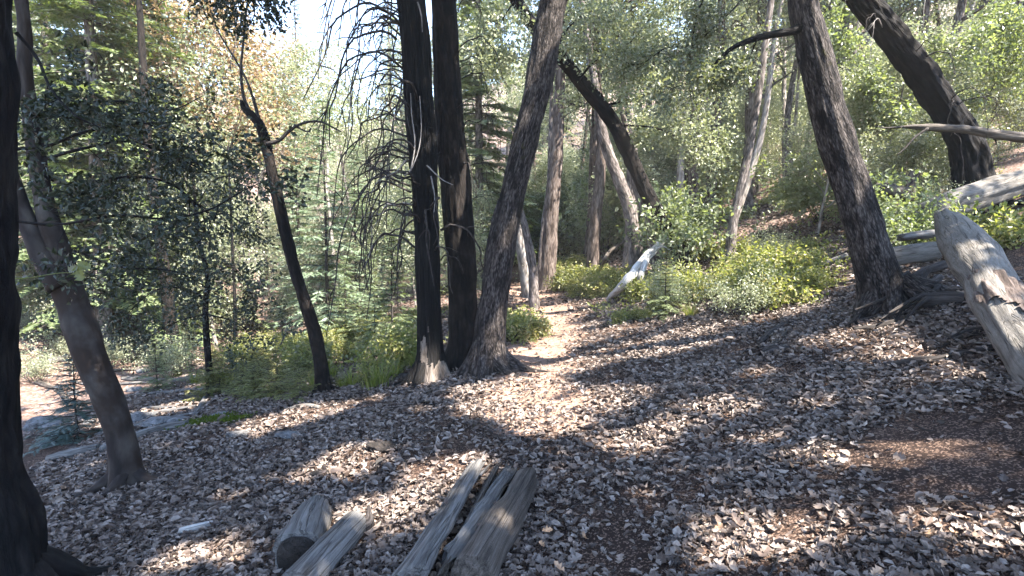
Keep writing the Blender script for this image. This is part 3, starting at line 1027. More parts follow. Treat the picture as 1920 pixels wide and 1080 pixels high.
def roots(t, P, R, bark, angles, seed, L=.6):
    """surface roots running out from the foot of a trunk, half sunk in the litter"""
    rr = np.random.default_rng(seed)
    b, r = P[1], R[1]
    for a in angles:
        d = np.array([math.cos(a), math.sin(a)])
        side = np.array([-d[1], d[0]]) * rr.normal() * .12
        l = L * rr.uniform(.7, 1.25)
        pts = [[b[0] + d[0] * r * .55, b[1] + d[1] * r * .55, b[2] + r * 1.1]]
        for f, dz in ((.15, .5), (.4, .16), (.7, .02), (1.0, -.06)):
            x, y = b[0] + d[0] * (r + l * f) + side[0] * f, b[1] + d[1] * (r + l * f) + side[1] * f
            pts.append([x, y, float(ground_z(x, y)) + r * dz * .8 + .005])
        part(t, 'root', Geo().add(*tube(np.array(pts), np.array([.42, .36, .24, .15, .05]) * r, sides=12, rings=22, rough=.10, lump=.2, seed=int(rr.integers(999)))), M[bark])


roots(tB, PB, RB, 'bark_smooth', (-.2, -1.3, 3.6), 1, .32)
roots(tA, PA, RA, 'bark_black', (-.1, -.9, .5), 2, .4)
roots(tC, PC, RC, 'bark_red', (-2.4, -.6, .4), 3, .3)
roots(tD1, PD1, RD1, 'bark_cedar', (3.5, 4.2), 4, .35)
roots(tD3, PD3, RD3, 'bark_oak', (-.1, -.9, -1.7), 5, .5)
roots(tG, PG, RG, 'bark_oak', (-2.9, -2.1, -1.3, -.4), 6, .55)
roots(tH, PH, RH, 'bark_black', (-2.6, -1.4, -.3), 7, .7)
roots(tE, PE, RE, 'bark_grey', (-2.4, -1.0, 0), 8, .6)

# unseen trees added just outside the view to throw shade over the trail
for i, (bx, by, c, r, n, lab) in enumerate([
        (7.8, -.6, (7.1, .2, 10.3), (3.9, 3.9, 2.6), 36000, 'unseen broad oak added on the slope beside the camera to shade the trail'),
        (11.2, 4.2, (9.8, 4.4, 11.6), (3.9, 4.0, 2.6), 19000, 'unseen broad oak added for shade high on the slope above the fallen logs'),
        (.9, -4.2, (1.8, .6, 10.6), (3.3, 2.9, 2.0), 26000, 'unseen slender oak added for shade close behind the camera arching over it'),
        (3.6, -5.2, (3.2, -3.2, 9.6), (3.9, 3.6, 2.4), 30000, 'unseen broad oak added behind the camera to shade the nearest litter')]):
    rng = np.random.default_rng(300 + i)
    b = on_ground(bx, by)
    t = thing('black_oak', lab, 'tree', b)
    P = np.array([b - [0, 0, .3], b + [0, 0, 1.5], b + [(c[0] - bx) * .4, (c[1] - by) * .4, (c[2] - b[2]) * .5], [c[0], c[1], c[2] - 1.2]])
    part(t, 'trunk', Geo().add(*tube(P, [.34, .27, .22, .13], sides=24, rings=40, rough=.08, flare=.3, lobes=5, seed=i)), M['bark_oak'])
    (V, F), C = clump_crown(rng, c, r, n, .16, 150)
    gl = Geo()
    limbs_into(rng, gl, P[-1], P[-1] - P[-2], C, .13, 10)
    part(t, 'limbs', gl, M['bark_oak'])
    part(t, 'crown', Geo().add(V, F), M['leaf_oak'], False)

# dead drooping branches of the cedar: each one a part
rng = np.random.default_rng(9)


def dead_branch(p, out, L, droop, rad, nt=3):
    t = np.linspace(0, 1, 9)
    w = np.cumsum(rng.normal(size=(9, 3)) * .018 * L, axis=0)
    w = w * (1 + 1.0 * (rng.uniform(size=(9, 1)) > .6))
    P = p + out * (L * .62 * np.sin(np.minimum(t * 1.45, math.pi / 2)))[:, None] + np.array([0, 0, 1.0]) * (L * (.16 * np.sin(t * 2.2) - droop * t ** 2.3))[:, None] + w
    g = Geo()
    g.add(*tube(P, np.linspace(rad, rad * .35, 9), sides=6, rings=20, seed=int(rng.integers(9999)), cap=True, lump=.15))
    for k in range(nt):
        i = int(rng.integers(2, 8))
        d = unit(P[i] - P[i - 1]) + rng.normal(size=3) * .5
        l = L * rng.uniform(.12, .38)
        q, _ = wander(rng, P[i], d, l, 5, .18, -.16 * droop)
        g.add(*tube(q, np.linspace(rad * .5, rad * .18, len(q)), sides=4, rings=9, cap=False))
    return g


def along(P, z):
    k = np.argsort(P[:, 2])
    return np.array([np.interp(z, P[k, 2], P[k, 0]), np.interp(z, P[k, 2], P[k, 1]), z])


for k in range(75):
    z = rng.uniform(1.6, 5.4) if k < 72 else rng.uniform(1.0, 2.2)
    a = rng.normal(math.pi, .75) if k < 72 else rng.uniform(-2.2, .4)
    out = np.array([math.cos(a), math.sin(a) * .9, .12])
    p = along(PD1, z) + np.array([math.cos(a), math.sin(a), 0]) * .17
    L = rng.uniform(.8, 1.9) * (.6 if k >= 72 else 1)
    part(tD1, 'dead_branch', dead_branch(p, out, L, rng.uniform(.65, 1.25), rng.uniform(.010, .019), int(rng.integers(2, 5))), M['twig_pale' if k % 23 == 0 else 'twig'])
for k in range(14):
    z = rng.uniform(2.2, 5.2)
    a = rng.uniform(-1.1, .7)
    p = along(PD2, z) + np.array([math.cos(a), math.sin(a), 0]) * .2
    part(tD2, 'dead_branch', dead_branch(p, np.array([math.cos(a), math.sin(a), .15]), rng.uniform(.5, 1.0), rng.uniform(.5, 1.1), rng.uniform(.005, .010), 3), M['twig'])
for k in range(22):
    z = rng.uniform(3.3, 7.5)
    a = rng.uniform(-2.6, -.6)
    p = along(PH, z) + np.array([math.cos(a), math.sin(a), 0]) * .24
    part(tH, 'dead_branch', dead_branch(p, np.array([math.cos(a), math.sin(a), .1]), rng.uniform(.5, 1.2), rng.uniform(.6, 1.3), rng.uniform(.008, .014), 3), M['twig_pale' if k % 3 == 0 else 'twig'])
# pale dead twigs lying against the cedar's bark, and its bare worn foot
for pts in ([(758, 330), (770, 318), (784, 285), (790, 240), (787, 180)], [(770, 320), (778, 270), (772, 215), (770, 175)], [(760, 300), (745, 320), (725, 330), (705, 345), (690, 380)],
            [(783, 4), (790, 30), (792, 60)], [(808, 330), (815, 370), (813, 410)], [(800, 310), (828, 336), (850, 347)]):
    P = np.array([at(x, y, 6.66) for x, y in pts])
    part(tD1, 'dead_branch', Geo().add(*tube(P, np.linspace(.010, .004, len(P)), sides=6, rings=18, lump=.2, seed=4)), M['twig_pale'])
V, F, B = tube(PD1, RD1 * 1.03 + .004, sides=64, rings=int(14.5 * 34), rough=.12, flare=.44, flare_len=.2, lobes=5, seed=21, rfreq=(10, .9), lump=.04, flare_at=.24)
ctr = V[F].mean(1)
dirs = ctr - np.array([along(PD1, float(z)) for z in ctr[:, 2]])
face = dirs[:, 1] / (np.hypot(dirs[:, 0], dirs[:, 1]) + 1e-6)          # -1 faces the trail
edge = .32 + .34 * vnoise(ctr * np.array([14, 14, 3.0]), 5) + .10 * vnoise(ctr * np.array([40, 40, 8.0]), 6)
keep = (face < -.3) & (dirs[:, 0] > -.10) & (ctr[:, 2] - PD1[1, 2] < edge * (-face + .25))
used, inv = np.unique(F[keep].ravel(), return_inverse=True)
gw = Geo().add(V[used], inv.reshape(-1, 3), B[used])
part(tD1, 'bare_wood', gw, M['exposed_wood'])
# ------------------------------------------------------------------ plants to repeat: built once each, then copied
def make_oak(name, seed, H, W, leaf, bark, per=16, size=.11, lo=.28, cat='tree', nlimb=11, lean=.06, spread=.24, r0=None):
    rng = np.random.default_rng(seed)
    t = thing(name, 'tree', cat, (0, 0, 0))
    tp, _ = wander(rng, np.array([0, 0, -.3]), np.array([rng.normal() * lean, rng.normal() * lean, 1]), H * .86, 9, .075, .04)
    r0 = r0 or H * .017
    rr = np.linspace(r0, r0 * .18, len(tp))
    part(t, 'trunk', Geo().add(*tube(tp, rr, sides=14, rings=int(H * 5), rough=.09, flare=.35, flare_len=.35, lobes=4, seed=seed, lump=.08)), M[bark])
    gl, A = Geo(), []
    for k in range(nlimb):
        f = lo + (1 - lo) * (k + rng.uniform(0, .8)) / nlimb
        i = min(int(f * 9), 8)
        p = tp[i] + (tp[i + 1] - tp[i]) * (f * 9 - i)
        a = k * 2.4 + rng.normal() * .4
        d = np.array([math.cos(a), math.sin(a), .25 + .75 * f])
        sprout(rng, gl, A, p, d, W * (1.05 - .55 * f) * rng.uniform(.75, 1.15), r0 * (.5 - .28 * f), 2, (5, 5), .17, .012, 6)
    part(t, 'limbs', gl, M[bark])
    V, F = leaves_at(rng, A, per, size, spread)
    part(t, 'crown', Geo().add(V, F), M[leaf], False)
    return t


def make_fir(name, seed, H, W, mat, bark, step=.38, nb=6, z0=.08, tm=SPRAY_FAR, ss=.42, droop=.35, dens=1.0, cat='tree', power=.85, r0=None):
    rng = np.random.default_rng(seed)
    t = thing(name, 'tree', cat, (0, 0, 0))
    r0 = r0 or H * .012
    tp = np.array([[0, 0, -.2], [rng.normal() * .02, rng.normal() * .02, H * .5], [0, 0, H]])
    part(t, 'trunk', Geo().add(*tube(tp, [r0, r0 * .55, r0 * .06], sides=12, rings=max(12, int(H * 3)), rough=.08, flare=.25, flare_len=.3, seed=seed)), M[bark])
    gl = Geo()
    P, D, N, S = [], [], [], []
    z = H * z0
    while z < H * .985:
        f = z / H
        L0 = W * ((1 - f) ** power * 1.0 + .03)
        for b in range(nb):
            a = rng.uniform(0, 2 * math.pi)
            L = L0 * rng.uniform(.55, 1.15)
            if L < .05:
                continue
            out = np.array([math.cos(a), math.sin(a), 0])
            m = 6
            tt = np.linspace(0, 1, m)
            rise = .55 * f - .05
            pts = np.array([0, 0, z]) + out * (tt * L)[:, None] + np.array([0, 0, 1.0]) * (L * (rise * tt - droop * (1 - f * .6) * tt ** 1.8))[:, None] + rng.normal(size=(m, 3)) * .02 * L
            pts[0] = [0, 0, z]
            gl.add(*tube(pts, np.linspace(r0 * .16 * (1 - f) + .004, .003, m), sides=3, rings=m, cap=False))
            ns = max(4, int(L / ss * 5.5 * dens))
            u = np.sort(rng.uniform(.12, 1, ns))
            Q = np.stack([np.interp(u, tt, pts[:, k]) for k in range(3)], 1)
            sd = np.where(np.arange(ns) % 2, 1, -1)
            side = np.cross(out, [0, 0, 1.0])
            dd = out * .75 + side[None] * (sd * rng.uniform(.5, 1.1, ns))[:, None] + np.array([0, 0, -.12]) + rng.normal(size=(ns, 3)) * .16
            P.append(Q)
            D.append(dd)
            N.append(np.array([0, 0, 1.0]) + rng.normal(size=(ns, 3)) * .30)
            S.append(ss * rng.uniform(.65, 1.15, ns) * (1 - .45 * u) * (.55 + .45 * (1 - f)))
        z += step * rng.uniform(.7, 1.2) * (1 - .45 * f)
    part(t, 'branches', gl, M[bark], kind='stuff')
    V, F = leaf_cloud(np.vstack(P), np.vstack(D), np.vstack(N), np.concatenate(S), tm)
    part(t, 'crown', Geo().add(V, F), M[mat], False)
    return t


def make_bush(name, seed, H, W, leaf, per=9, size=.06, stems=11, cat='shrub', tmpl=LEAF, twig='twig', spread=.07, sub=5):
    rng = np.random.default_rng(seed)
    t = thing(name, 'bush', cat, (0, 0, 0))
    g, A = Geo(), []
    for k in range(stems):
        a = rng.uniform(0, 2 * math.pi)
        d = np.array([math.cos(a) * W / H * .8, math.sin(a) * W / H * .8, 1.0]) * 1.0
        p = np.array([math.cos(a) * W * .18 * rng.uniform(), math.sin(a) * W * .18 * rng.uniform(), -.05])
        sprout(rng, g, A, p, d, H * rng.uniform(.7, 1.15), .009, 1, (sub,), .14, .01, 4, .8)
    part(t, 'stems', g, M[twig], kind='stuff')
    V, F = leaves_at(rng, A, per, size, spread, tmpl, .6, .8)
    part(t, 'foliage', Geo().add(V, F), M[leaf], False)
    return t


def make_tuft(name, seed, H, n, mat, cat='plant', spread=.14):
    rng = np.random.default_rng(seed)
    t = thing(name, 'plant', cat, (0, 0, 0))
    V, F = [], []
    m = 4
    for k in range(n):
        a = rng.uniform(0, 2 * math.pi)
        o = np.array([math.cos(a), math.sin(a), 0])
        p = o * rng.uniform(0, spread) - [0, 0, .03]
        h = H * rng.uniform(.55, 1.15)
        bend = rng.uniform(.25, .8)
        side = np.cross(o, [0, 0, 1.0])
        tt = np.linspace(0, 1, m)
        c = p + o * (h * bend * tt ** 1.7)[:, None] + np.array([0, 0, 1.0]) * (h * (tt - .32 * bend * tt ** 2))[:, None]
        w = .0075 * (1 - tt * .95)
        b = len(V)
        for i in range(m):
            V += [c[i] + side * w[i], c[i] - side * w[i]]
        for i in range(m - 1):
            F += [(b + 2 * i, b + 2 * i + 1, b + 2 * i + 3), (b + 2 * i, b + 2 * i + 3, b + 2 * i + 2)]
    part(t, 'blades', Geo().add(np.array(V), np.array(F)), M[mat], False)
    return t


PROTO = {}


def proto(key, maker, *a, **k):
    PROTO[key] = dict(make=maker, a=a, k=k, root=None)


proto('oak_a', make_oak, 'live_oak', 51, 11.0, 3.4, 'leaf_sage', 'bark_grey', per=9, size=.115, lo=.4)
proto('oak_b', make_oak, 'live_oak', 52, 13.0, 3.6, 'leaf_oak', 'bark_grey', per=9, size=.12, lo=.45)
proto('oak_c', make_oak, 'live_oak', 53, 8.5, 3.0, 'leaf_sage', 'bark_pale', per=9, size=.105, lo=.3)
proto('oak_d', make_oak, 'live_oak', 54, 15.0, 3.5, 'leaf_sage', 'bark_rust', per=10, size=.125, lo=.5, nlimb=12)
proto('gold', make_oak, 'golden_oak', 55, 9.5, 3.2, 'leaf_gold', 'bark_grey', per=9, size=.125, lo=.48, spread=.28)
proto('young_oak', make_oak, 'young_oak', 56, 4.6, 1.7, 'leaf_oak', 'bark_grey', per=12, size=.075, lo=.15, nlimb=10, r0=.045, spread=.15)
proto('pale_oak', make_oak, 'young_oak', 57, 5.4, 1.9, 'leaf_sage', 'bark_pale', per=12, size=.08, lo=.18, nlimb=10, r0=.05, spread=.16)
proto('fir_a', make_fir, 'white_fir', 61, 15, 2.8, 'needle_green', 'bark_grey', ss=.50, nb=8, dens=1.7, droop=.5)
proto('fir_b', make_fir, 'white_fir', 62, 11, 2.3, 'needle_fir', 'bark_grey', ss=.44, nb=7, dens=1.5)
proto('fir_c', make_fir, 'tall_conifer', 63, 24, 3.0, 'needle_blue', 'bark_rust', step=.75, ss=.7, z0=.2, nb=6)
proto('sap_a', make_fir, 'fir_sapling', 64, 4.6, 1.25, 'needle_fir', 'twig', step=.20, ss=.27, nb=7, z0=.04, tm=SPRAY, droop=.28, r0=.04)
proto('sap_b', make_fir, 'fir_sapling', 65, 2.6, .85, 'needle_green', 'twig', step=.15, ss=.20, nb=7, z0=.04, tm=SPRAY, droop=.20, r0=.025)
proto('sap_c', make_fir, 'fir_sapling', 66, 1.0, .5, 'needle_blue', 'twig', step=.075, ss=.15, nb=7, z0=.06, tm=SPRAY, droop=.15, r0=.014)
proto('bush_lime', make_bush, 'green_shrub', 71, .62, .50, 'leaf_lime', per=6, size=.075, stems=13, tmpl=LEAF6, spread=.09)
proto('bush_maple', make_bush, 'leafy_shrub', 72, 1.3, .9, 'leaf_maple', per=8, size=.10, stems=14, tmpl=LEAF6, spread=.10)
proto('bush_sage', make_bush, 'grey_shrub', 73, 1.1, .9, 'leaf_sage', per=9, size=.055, stems=16, spread=.09)
proto('herb', make_bush, 'low_plant', 74, .30, .32, 'leaf_lime', per=7, size=.05, stems=12, cat='plant', spread=.04, sub=4)
proto('tuft', make_tuft, 'grass_tuft', 75, .42, 90, 'grass')
proto('fern', make_fir, 'bracken', 76, .72, .62, 'leaf_lime', 'twig', step=.05, ss=.17, nb=4, z0=.05, tm=SPRAY, droop=.1, r0=.006, cat='plant', power=.6)
PRNG = random.Random(42)


def put(key, loc, label, group=None, sc=1.0, rz=None, dz=0.0):
    pr = PROTO[key]
    rz = PRNG.uniform(0, 6.28) if rz is None else rz
    loc = (float(loc[0]), float(loc[1]), float(loc[2]) + dz)
    if pr['root'] is None:
        r = pr['make'](*pr['a'], **pr['k'])
        pr['root'] = r
        r.location = loc
        r.rotation_euler = (0, 0, rz)
        r.scale = (sc, sc, sc) if np.isscalar(sc) else sc
        r['label'] = label
        if group:
            r['group'] = group
        return r
    return copy_tree(pr['root'], loc, rz, sc, label, group)


TAKEN = []


def stand(px, py, key, label, group=None, sc=1.0, Y=None, dz=0.0, rz=None):
    p = ground_at(px, py) if Y is None else on_ground((px - 960) / FPX * Y, Y)
    TAKEN.append((p[0], p[1], 1.0))
    return put(key, p, label, group, sc, rz, dz)


# ------------------------------------------------------------------ trunks one can tell apart behind the near trees
def far_tree(label, pts, Y, bark, crown=None, seed=1, name='oak_tree', sides=16, leaf='leaf_sage', group=None, extra=2.5, cz=1.5, cr=(2.6, 2.4, 2.0), n=7000, size=.11):
    P, R = trunk_path(pts, Y)
    P, R = footed(P, R, .4)
    d = unit(P[-1] - P[-2])
    if extra:
        P = np.vstack([P, P[-1] + d * extra])
        R = np.append(R, R[-1] * .6)
    base = P[1].copy()
    t = thing(name, label, 'tree', base, group)
    length = float(np.linalg.norm(np.diff(P, axis=0), axis=1).sum())
    part(t, 'trunk', Geo().add(*tube(P, R, sides=sides, rings=int(length * 6), rough=.10, flare=.3, flare_len=.4, lobes=4, seed=seed, lump=.08)), M[bark])
    if crown is not None:
        rng = np.random.default_rng(seed)
        c = P[-1] + np.array(crown)
        (V, F), C = clump_crown(rng, c, cr, n, size, 90, .38, keep=off_beams)
        gl = Geo()
        limbs_into(rng, gl, P[-1], d, C, R[-1] * .9, 9)
        part(t, 'limbs', gl, M[bark])
        part(t, 'crown', Geo().add(V, F), M[leaf], False)
    TAKEN.append((base[0], base[1], 1.2))
    return t


far_tree('dark furrowed trunk with a lean twin stem, beyond the bend of the trail', [(1026, 486, 30), (1034, 400, 26), (1043, 300, 24), (1047, 215, 22), (1052, 120, 18)], 17, 'bark_rust', (0, .5, 1.5), 201)
far_tree('thin dark stem right against the furrowed trunk at the trail bend', [(1012, 476, 14), (1020, 420, 11), (1030, 350, 10), (1032, 260, 8)], 17.6, 'bark_grey', None, 202)
far_tree('straight trunk with its right side in sun, midway beyond the trail bend', [(1112, 476, 25), (1116, 420, 22), (1124, 340, 21), (1128, 260, 18), (1120, 160, 15), (1108, 60, 12)], 18, 'bark_rust', (0, .5, 1), 203)
far_tree('bowed dark trunk curving left behind the pale dead branch', [(1196, 494, 32), (1188, 440, 26), (1178, 385, 24), (1160, 335, 22), (1140, 285, 20), (1126, 230, 17), (1112, 140, 14)], 15.0, 'bark_grey', (-.2, .5, 1.2), 204)
far_tree('paler leaning trunk close behind the pale dead branch', [(1238, 478, 26), (1222, 430, 22), (1206, 385, 19), (1190, 340, 15), (1178, 270, 11)], 13.6, 'bark_grey', None, 205)
far_tree('small forked grey tree beside the trail bend', [(1002, 552, 20), (999, 510, 17), (992, 465, 16), (984, 425, 13), (975, 385, 8)], 13.5, 'bark_grey', None, 206, extra=.6)
far_tree('second thin stem of the fork beside the trail bend', [(999, 500, 13), (1004, 450, 10), (1018, 410, 8), (1024, 360, 5)], 13.4, 'bark_grey', None, 216, extra=.4) if False else None
far_tree('pale sunlit leaning trunk left of the trail bend', [(990, 530, 24), (980, 480, 21), (970, 432, 18), (962, 400, 14)], 15.5, 'bark_pale', None, 207, extra=.3)
far_tree('ruddy double trunk draped in foliage, left one of the pair', [(1288, 424, 30), (1296, 340, 26), (1303, 220, 24), (1308, 120, 21), (1310, 0, 18)], 19, 'bark_rust', (0, .3, .5), 208)
far_tree('ruddy double trunk draped in foliage, right one of the pair', [(1322, 424, 24), (1334, 340, 21), (1343, 220, 19), (1350, 100, 16), (1353, 0, 14)], 19.4, 'bark_rust', (.4, .3, .8), 209)
for i, (x0, y0, x1, y1, w, Y, lab) in enumerate([
        (1496, 335, 1482, 120, 10, 24, 'thin bare pole of a tree right of the leaning young fir'),
        (1526, 350, 1522, 100, 8, 26, 'slender stem just left of the thick mossy trunk, high on the slope'),
        (1640, 310, 1634, 90, 9, 24, 'slender stem just right of the thick mossy trunk, high on the slope'),
        (1662, 300, 1655, 60, 11, 25, 'upright stem behind the broken tip of the hanging log'),
        (1692, 296, 1690, 80, 8, 27, 'thin stem under the far leaning dark trunk'),
        (1898, 215, 1893, 20, 12, 22, 'pale upright trunk at the top of the right slope'),
        (1878, 225, 1886, 60, 8, 26, 'thin dark stem beside the pale trunk on the right slope')]):
    far_tree(lab, [(x0, y0, w * 1.3), ((x0 + x1) / 2 + 2, (y0 + y1) / 2, w), (x1, y1, w * .8)], Y, 'bark_pale' if i in (1, 5) else 'bark_grey', (0, .2, 1.5), 230 + i, n=4500, sides=10)
far_tree('dark grey trunk rising from the far bank of the gully', [(316, 705, 40), (320, 650, 30), (318, 600, 27), (310, 520, 25), (292, 400, 21), (276, 250, 18), (268, 120, 15)], 12.5, 'bark_red', (0, .4, 2), 240)
far_tree('narrow dark stem on the bank among the dark oak boughs', [(356, 575, 9), (354, 500, 8), (350, 440, 7)], 15, 'bark_black', (0, 0, 1), 241, n=3000)
far_tree('narrow dark stem standing over the ferns', [(441, 640, 9), (440, 560, 7), (436, 470, 6)], 13, 'bark_black', (0, 0, .8), 242, n=3000)

_tr = np.random.default_rng(66)
_n = 0
while _n < 34:
    Y = _tr.uniform(15.5, 30)
    px = _tr.choice([_tr.uniform(900, 1500), _tr.uniform(1450, 1910), _tr.uniform(560, 740), _tr.uniform(120, 480)], p=[.42, .36, .12, .10])
    x = (px - 960) / FPX * Y
    if abs(x - trail_x(Y)) < 1.6 or any((x - a) ** 2 + (Y - b) ** 2 < .8 for a, b, c in TAKEN):
        continue
    b = on_ground(x, Y)
    h, r = _tr.uniform(5.5, 8.5), _tr.uniform(.06, .15)
    lean = _tr.normal(size=2) * .09
    pts = np.array([b - [0, 0, .3], b + [0, 0, .1], b + [lean[0] * h * .5 + _tr.normal() * .15, lean[1] * h * .5, h * .5], b + [lean[0] * h, lean[1] * h, h], b + [lean[0] * h * 1.25, lean[1] * h * 1.25, h * 1.25]])
    kind = _n % 3
    t = thing('slender_tree', ('slender bare pole of a tree among the sunlit woods', 'slender pale-barked tree among the sunlit woods', 'slender ruddy-barked tree among the sunlit woods')[kind], 'tree', b, 'slender trunks of the sunlit woods')
    part(t, 'trunk', Geo().add(*tube(pts, [r * 1.1, r, r * .8, r * .55, r * .2], sides=9, rings=34, rough=.1, flare=.3, flare_len=.3, seed=_n)), M[('bark_grey', 'bark_pale', 'bark_rust')[kind]])
    (V, F), C = clump_crown(_tr, pts[-1] + [0, 0, .3], (1.9, 1.9, 1.7), 3200, .12, 50, .35, keep=None)
    gl = Geo()
    limbs_into(_tr, gl, pts[-1], pts[-1] - pts[-2], C, r * .4, 7)
    part(t, 'limbs', gl, M['bark_grey'])
    part(t, 'crown', Geo().add(V, F), M['leaf_sage'], False)
    TAKEN.append((x, Y, .5))
    _n += 1

# ------------------------------------------------------------------ woods: hand placed first, then filled in
G1 = 'firs in the sunlit gully'
stand(612, 640, 'sap_a', 'pale silvery fir sapling right of the slim bending trunk', None, 1.25, Y=12.5)
stand(668, 640, 'sap_a', 'silvery fir sapling close to the left side of the cedar', None, 1.05, Y=13.5)
stand(560, 640, 'fir_b', 'mid-height pale fir behind the slim bending trunk', None, .62, Y=17)
stand(735, 640, 'sap_b', 'green fir sapling at the foot of the cedar on the gully side', None, .95, Y=9.6)
stand(700, 650, 'sap_b', 'yellow-green fir sapling between slim trunk and cedar', None, .7, Y=11)
stand(645, 660, 'sap_b', 'short green fir sapling right behind the slim trunk foot', None, .75, Y=11.5)
stand(128, 825, 'sap_c', 'small blue-green fir seedling beside the leaning smooth trunk', None, 1.15, Y=6.6)
stand(285, 735, 'sap_b', 'lime green fir seedling on the sunlit bank', None, .50, Y=9.8)
stand(424, 742, 'sap_c', 'small dark fir seedling behind the stick in the gully', None, .62, Y=9.2)
stand(1250, 575, 'sap_b', 'thin fir sapling beside the trail in front of the pale dead branch', None, .52, Y=8.8)
stand(270, 600, 'fir_a', 'big drooping green conifer in the upper left beyond the gully', None, (1.15, 1.15, 1.05), Y=15.5)
stand(190, 600, 'fir_a', 'drooping green conifer just right of the leaning smooth trunk high on the bank', None, 1.1, Y=13.2)
stand(290, 600, 'fir_a', 'green conifer left of the golden autumn oak', None, 1.1, Y=19)
stand(110, 600, 'fir_a', 'green conifer behind the leaning smooth trunk', None, 1.0, Y=17)
stand(425, 600, 'oak_c', 'bushy pale oak on the far bank left of the slim trunk', None, .7, Y=17)
stand(468, 600, 'gold', 'golden autumn oak rising behind the slim bending trunk', None, 1.22, Y=17.5)
stand(492, 600, 'gold', 'pinkish autumn oak farther up the hill below the sky gap', None, 1.3, Y=25)
stand(566, 500, 'fir_c', 'tall blue-green conifer against the blue sky gap', None, .92, Y=44)
stand(735, 500, 'fir_c', 'tall conifer half hidden by the drooping cedar branches', None, .78, Y=33)
stand(690, 500, 'fir_b', 'blue-green fir under the sky gap left of the cedar', None, .7, Y=30)
stand(900, 500, 'fir_a', 'tall green fir seen between the dark cedar and the leaning trunk', None, 1.15, Y=21)
stand(1100, 450, 'oak_d', 'tall oak whose boughs hang over the trail bend', None, 1.0, Y=20)
stand(1180, 450, 'oak_b', 'leafy oak behind the arching trunk', None, 1.05, Y=17.5)
stand(1400, 430, 'oak_a', 'grey-green oak behind the thin leaning young trunk', None, 1.05, Y=19)
stand(1580, 330, 'oak_b', 'green oak behind the thick mossy trunk', None, 1.0, Y=17)
stand(1740, 280, 'oak_a', 'broad oak above the hanging broken log', None, 1.0, Y=16)
stand(1900, 250, 'oak_b', 'bright green oak at the edge of the right slope', None, .9, Y=14.5)
stand(1260, 430, 'bush_maple', 'big-leaved pale shrub over the foot of the arching trunk', None, 1.05, Y=13.0, dz=.5)
stand(1310, 425, 'bush_maple', 'big-leaved pale shrub right of the arching trunk', None, 1.1, Y=14.0, dz=.4)
stand(1680, 330, 'young_oak', 'green sapling behind the thick mossy trunk on the slope', None, .52, Y=11)
stand(1760, 310, 'young_oak', 'green sapling under the hanging broken log', None, .5, Y=10.5)
stand(1700, 345, 'bush_maple', 'bright leafy shrub between mossy trunk and big grey log', None, .75, Y=9)
stand(1725, 395, 'bush_maple', 'yellow-green leafy shrub at the broken end of the big grey log', None, .55, Y=7.9)
stand(1880, 410, 'herb', 'low leafy plant against the big grey log', None, 1.5, Y=7.0)
stand(1840, 425, 'herb', 'low leafy plant behind the pale broken log', None, 1.3, Y=6.9)

# shrubs beside the trail, the bright patch on the right
rng = np.random.default_rng(19)
G2 = 'yellow-green shrubs in the sunny patch right of the trail'
L2 = 'yellow-green small-leaved shrub in the sunny patch right of the trail'
for k in range(26):
    px = rng.uniform(1245, 1545)
    py = rng.uniform(478, 605)
    if py > 600 - abs(px - 1400) * .25:
        continue
    p = ground_at(px, py)
    put('bush_lime', p, L2, G2, float(rng.uniform(.5, 1.0)))
G3 = 'low green plants along the trail bend'
L3 = 'low green plant in the patch along the trail bend'
for k in range(26):
    p = ground_at(rng.uniform(1060, 1210), rng.uniform(505, 562))
    if abs(p[0] - trail_x(p[1])) > .7:
        put('herb', p, L3, G3, float(rng.uniform(.9, 1.7)))
for k in range(16):
    p = ground_at(rng.uniform(945, 1100), rng.uniform(480, 545))
    if abs(p[0] - trail_x(p[1])) > .8:
        put('bush_lime', p, 'leafy shrub crowding the left edge of the far trail bend', 'shrubs at the far trail bend', float(rng.uniform(.6, 1.0)))
for k, (px, py, s) in enumerate([(955, 640, .95), (980, 632, .85), (1000, 628, .7), (965, 622, .9)]):
    put('herb', ground_at(px, py), 'bright green plant in the clump against the right side of the leaning trunk', 'green clump beside the leaning trunk', s * 1.5)
stand(1165, 606, 'herb', 'small green plant alone on the sunny litter above the trail', None, .8)
for k in range(14):
    p = ground_at(rng.uniform(1180, 1560), rng.uniform(490, 612))
    put(('tuft', 'herb', 'bush_sage')[k % 3], p, ('dry grass tuft among the yellow-green shrubs', 'small low plant among the yellow-green shrubs', 'thin grey shrub among the yellow-green shrubs')[k % 3], 'small growth among the sunny shrubs', float(rng.uniform(.5, .8)))
# ferns and shrubs in the gully, left
G4, L4 = 'bright ferns in the gully', 'bright green fern among those growing in the gully behind the slim trunk'
for k in range(26):
    px, py = rng.uniform(370, 600), rng.uniform(655, 752)
    if py > 770 - (px - 360) * .05:
        continue
    put('fern', ground_at(px, py), L4, G4, float(rng.uniform(.4, .8)))
G5, L5 = 'lime shrubs in the gully', 'lime green shrub on the lit gully floor between slim trunk and cedar'
for k in range(26):
    px, py = rng.uniform(440, 770), rng.uniform(610, 715)
    put('bush_lime', ground_at(px, py), L5, G5, float(rng.uniform(.45, .9)))
G6, L6 = 'grass tufts in the gully', 'tuft of long grass on the gully floor'
for k in range(20):
    put('tuft', ground_at(rng.uniform(330, 780), rng.uniform(670, 735)), L6, G6, float(rng.uniform(.6, 1.1)))
for k in range(13):
    put(('bush_sage', 'bush_maple', 'fern')[k % 3] if False else 'bush_sage', ground_at(rng.uniform(50, 330), rng.uniform(570, 720)), 'scrubby grey-green bush on the sunlit far bank', 'scrub on the far bank', float(rng.uniform(.4, .8)))
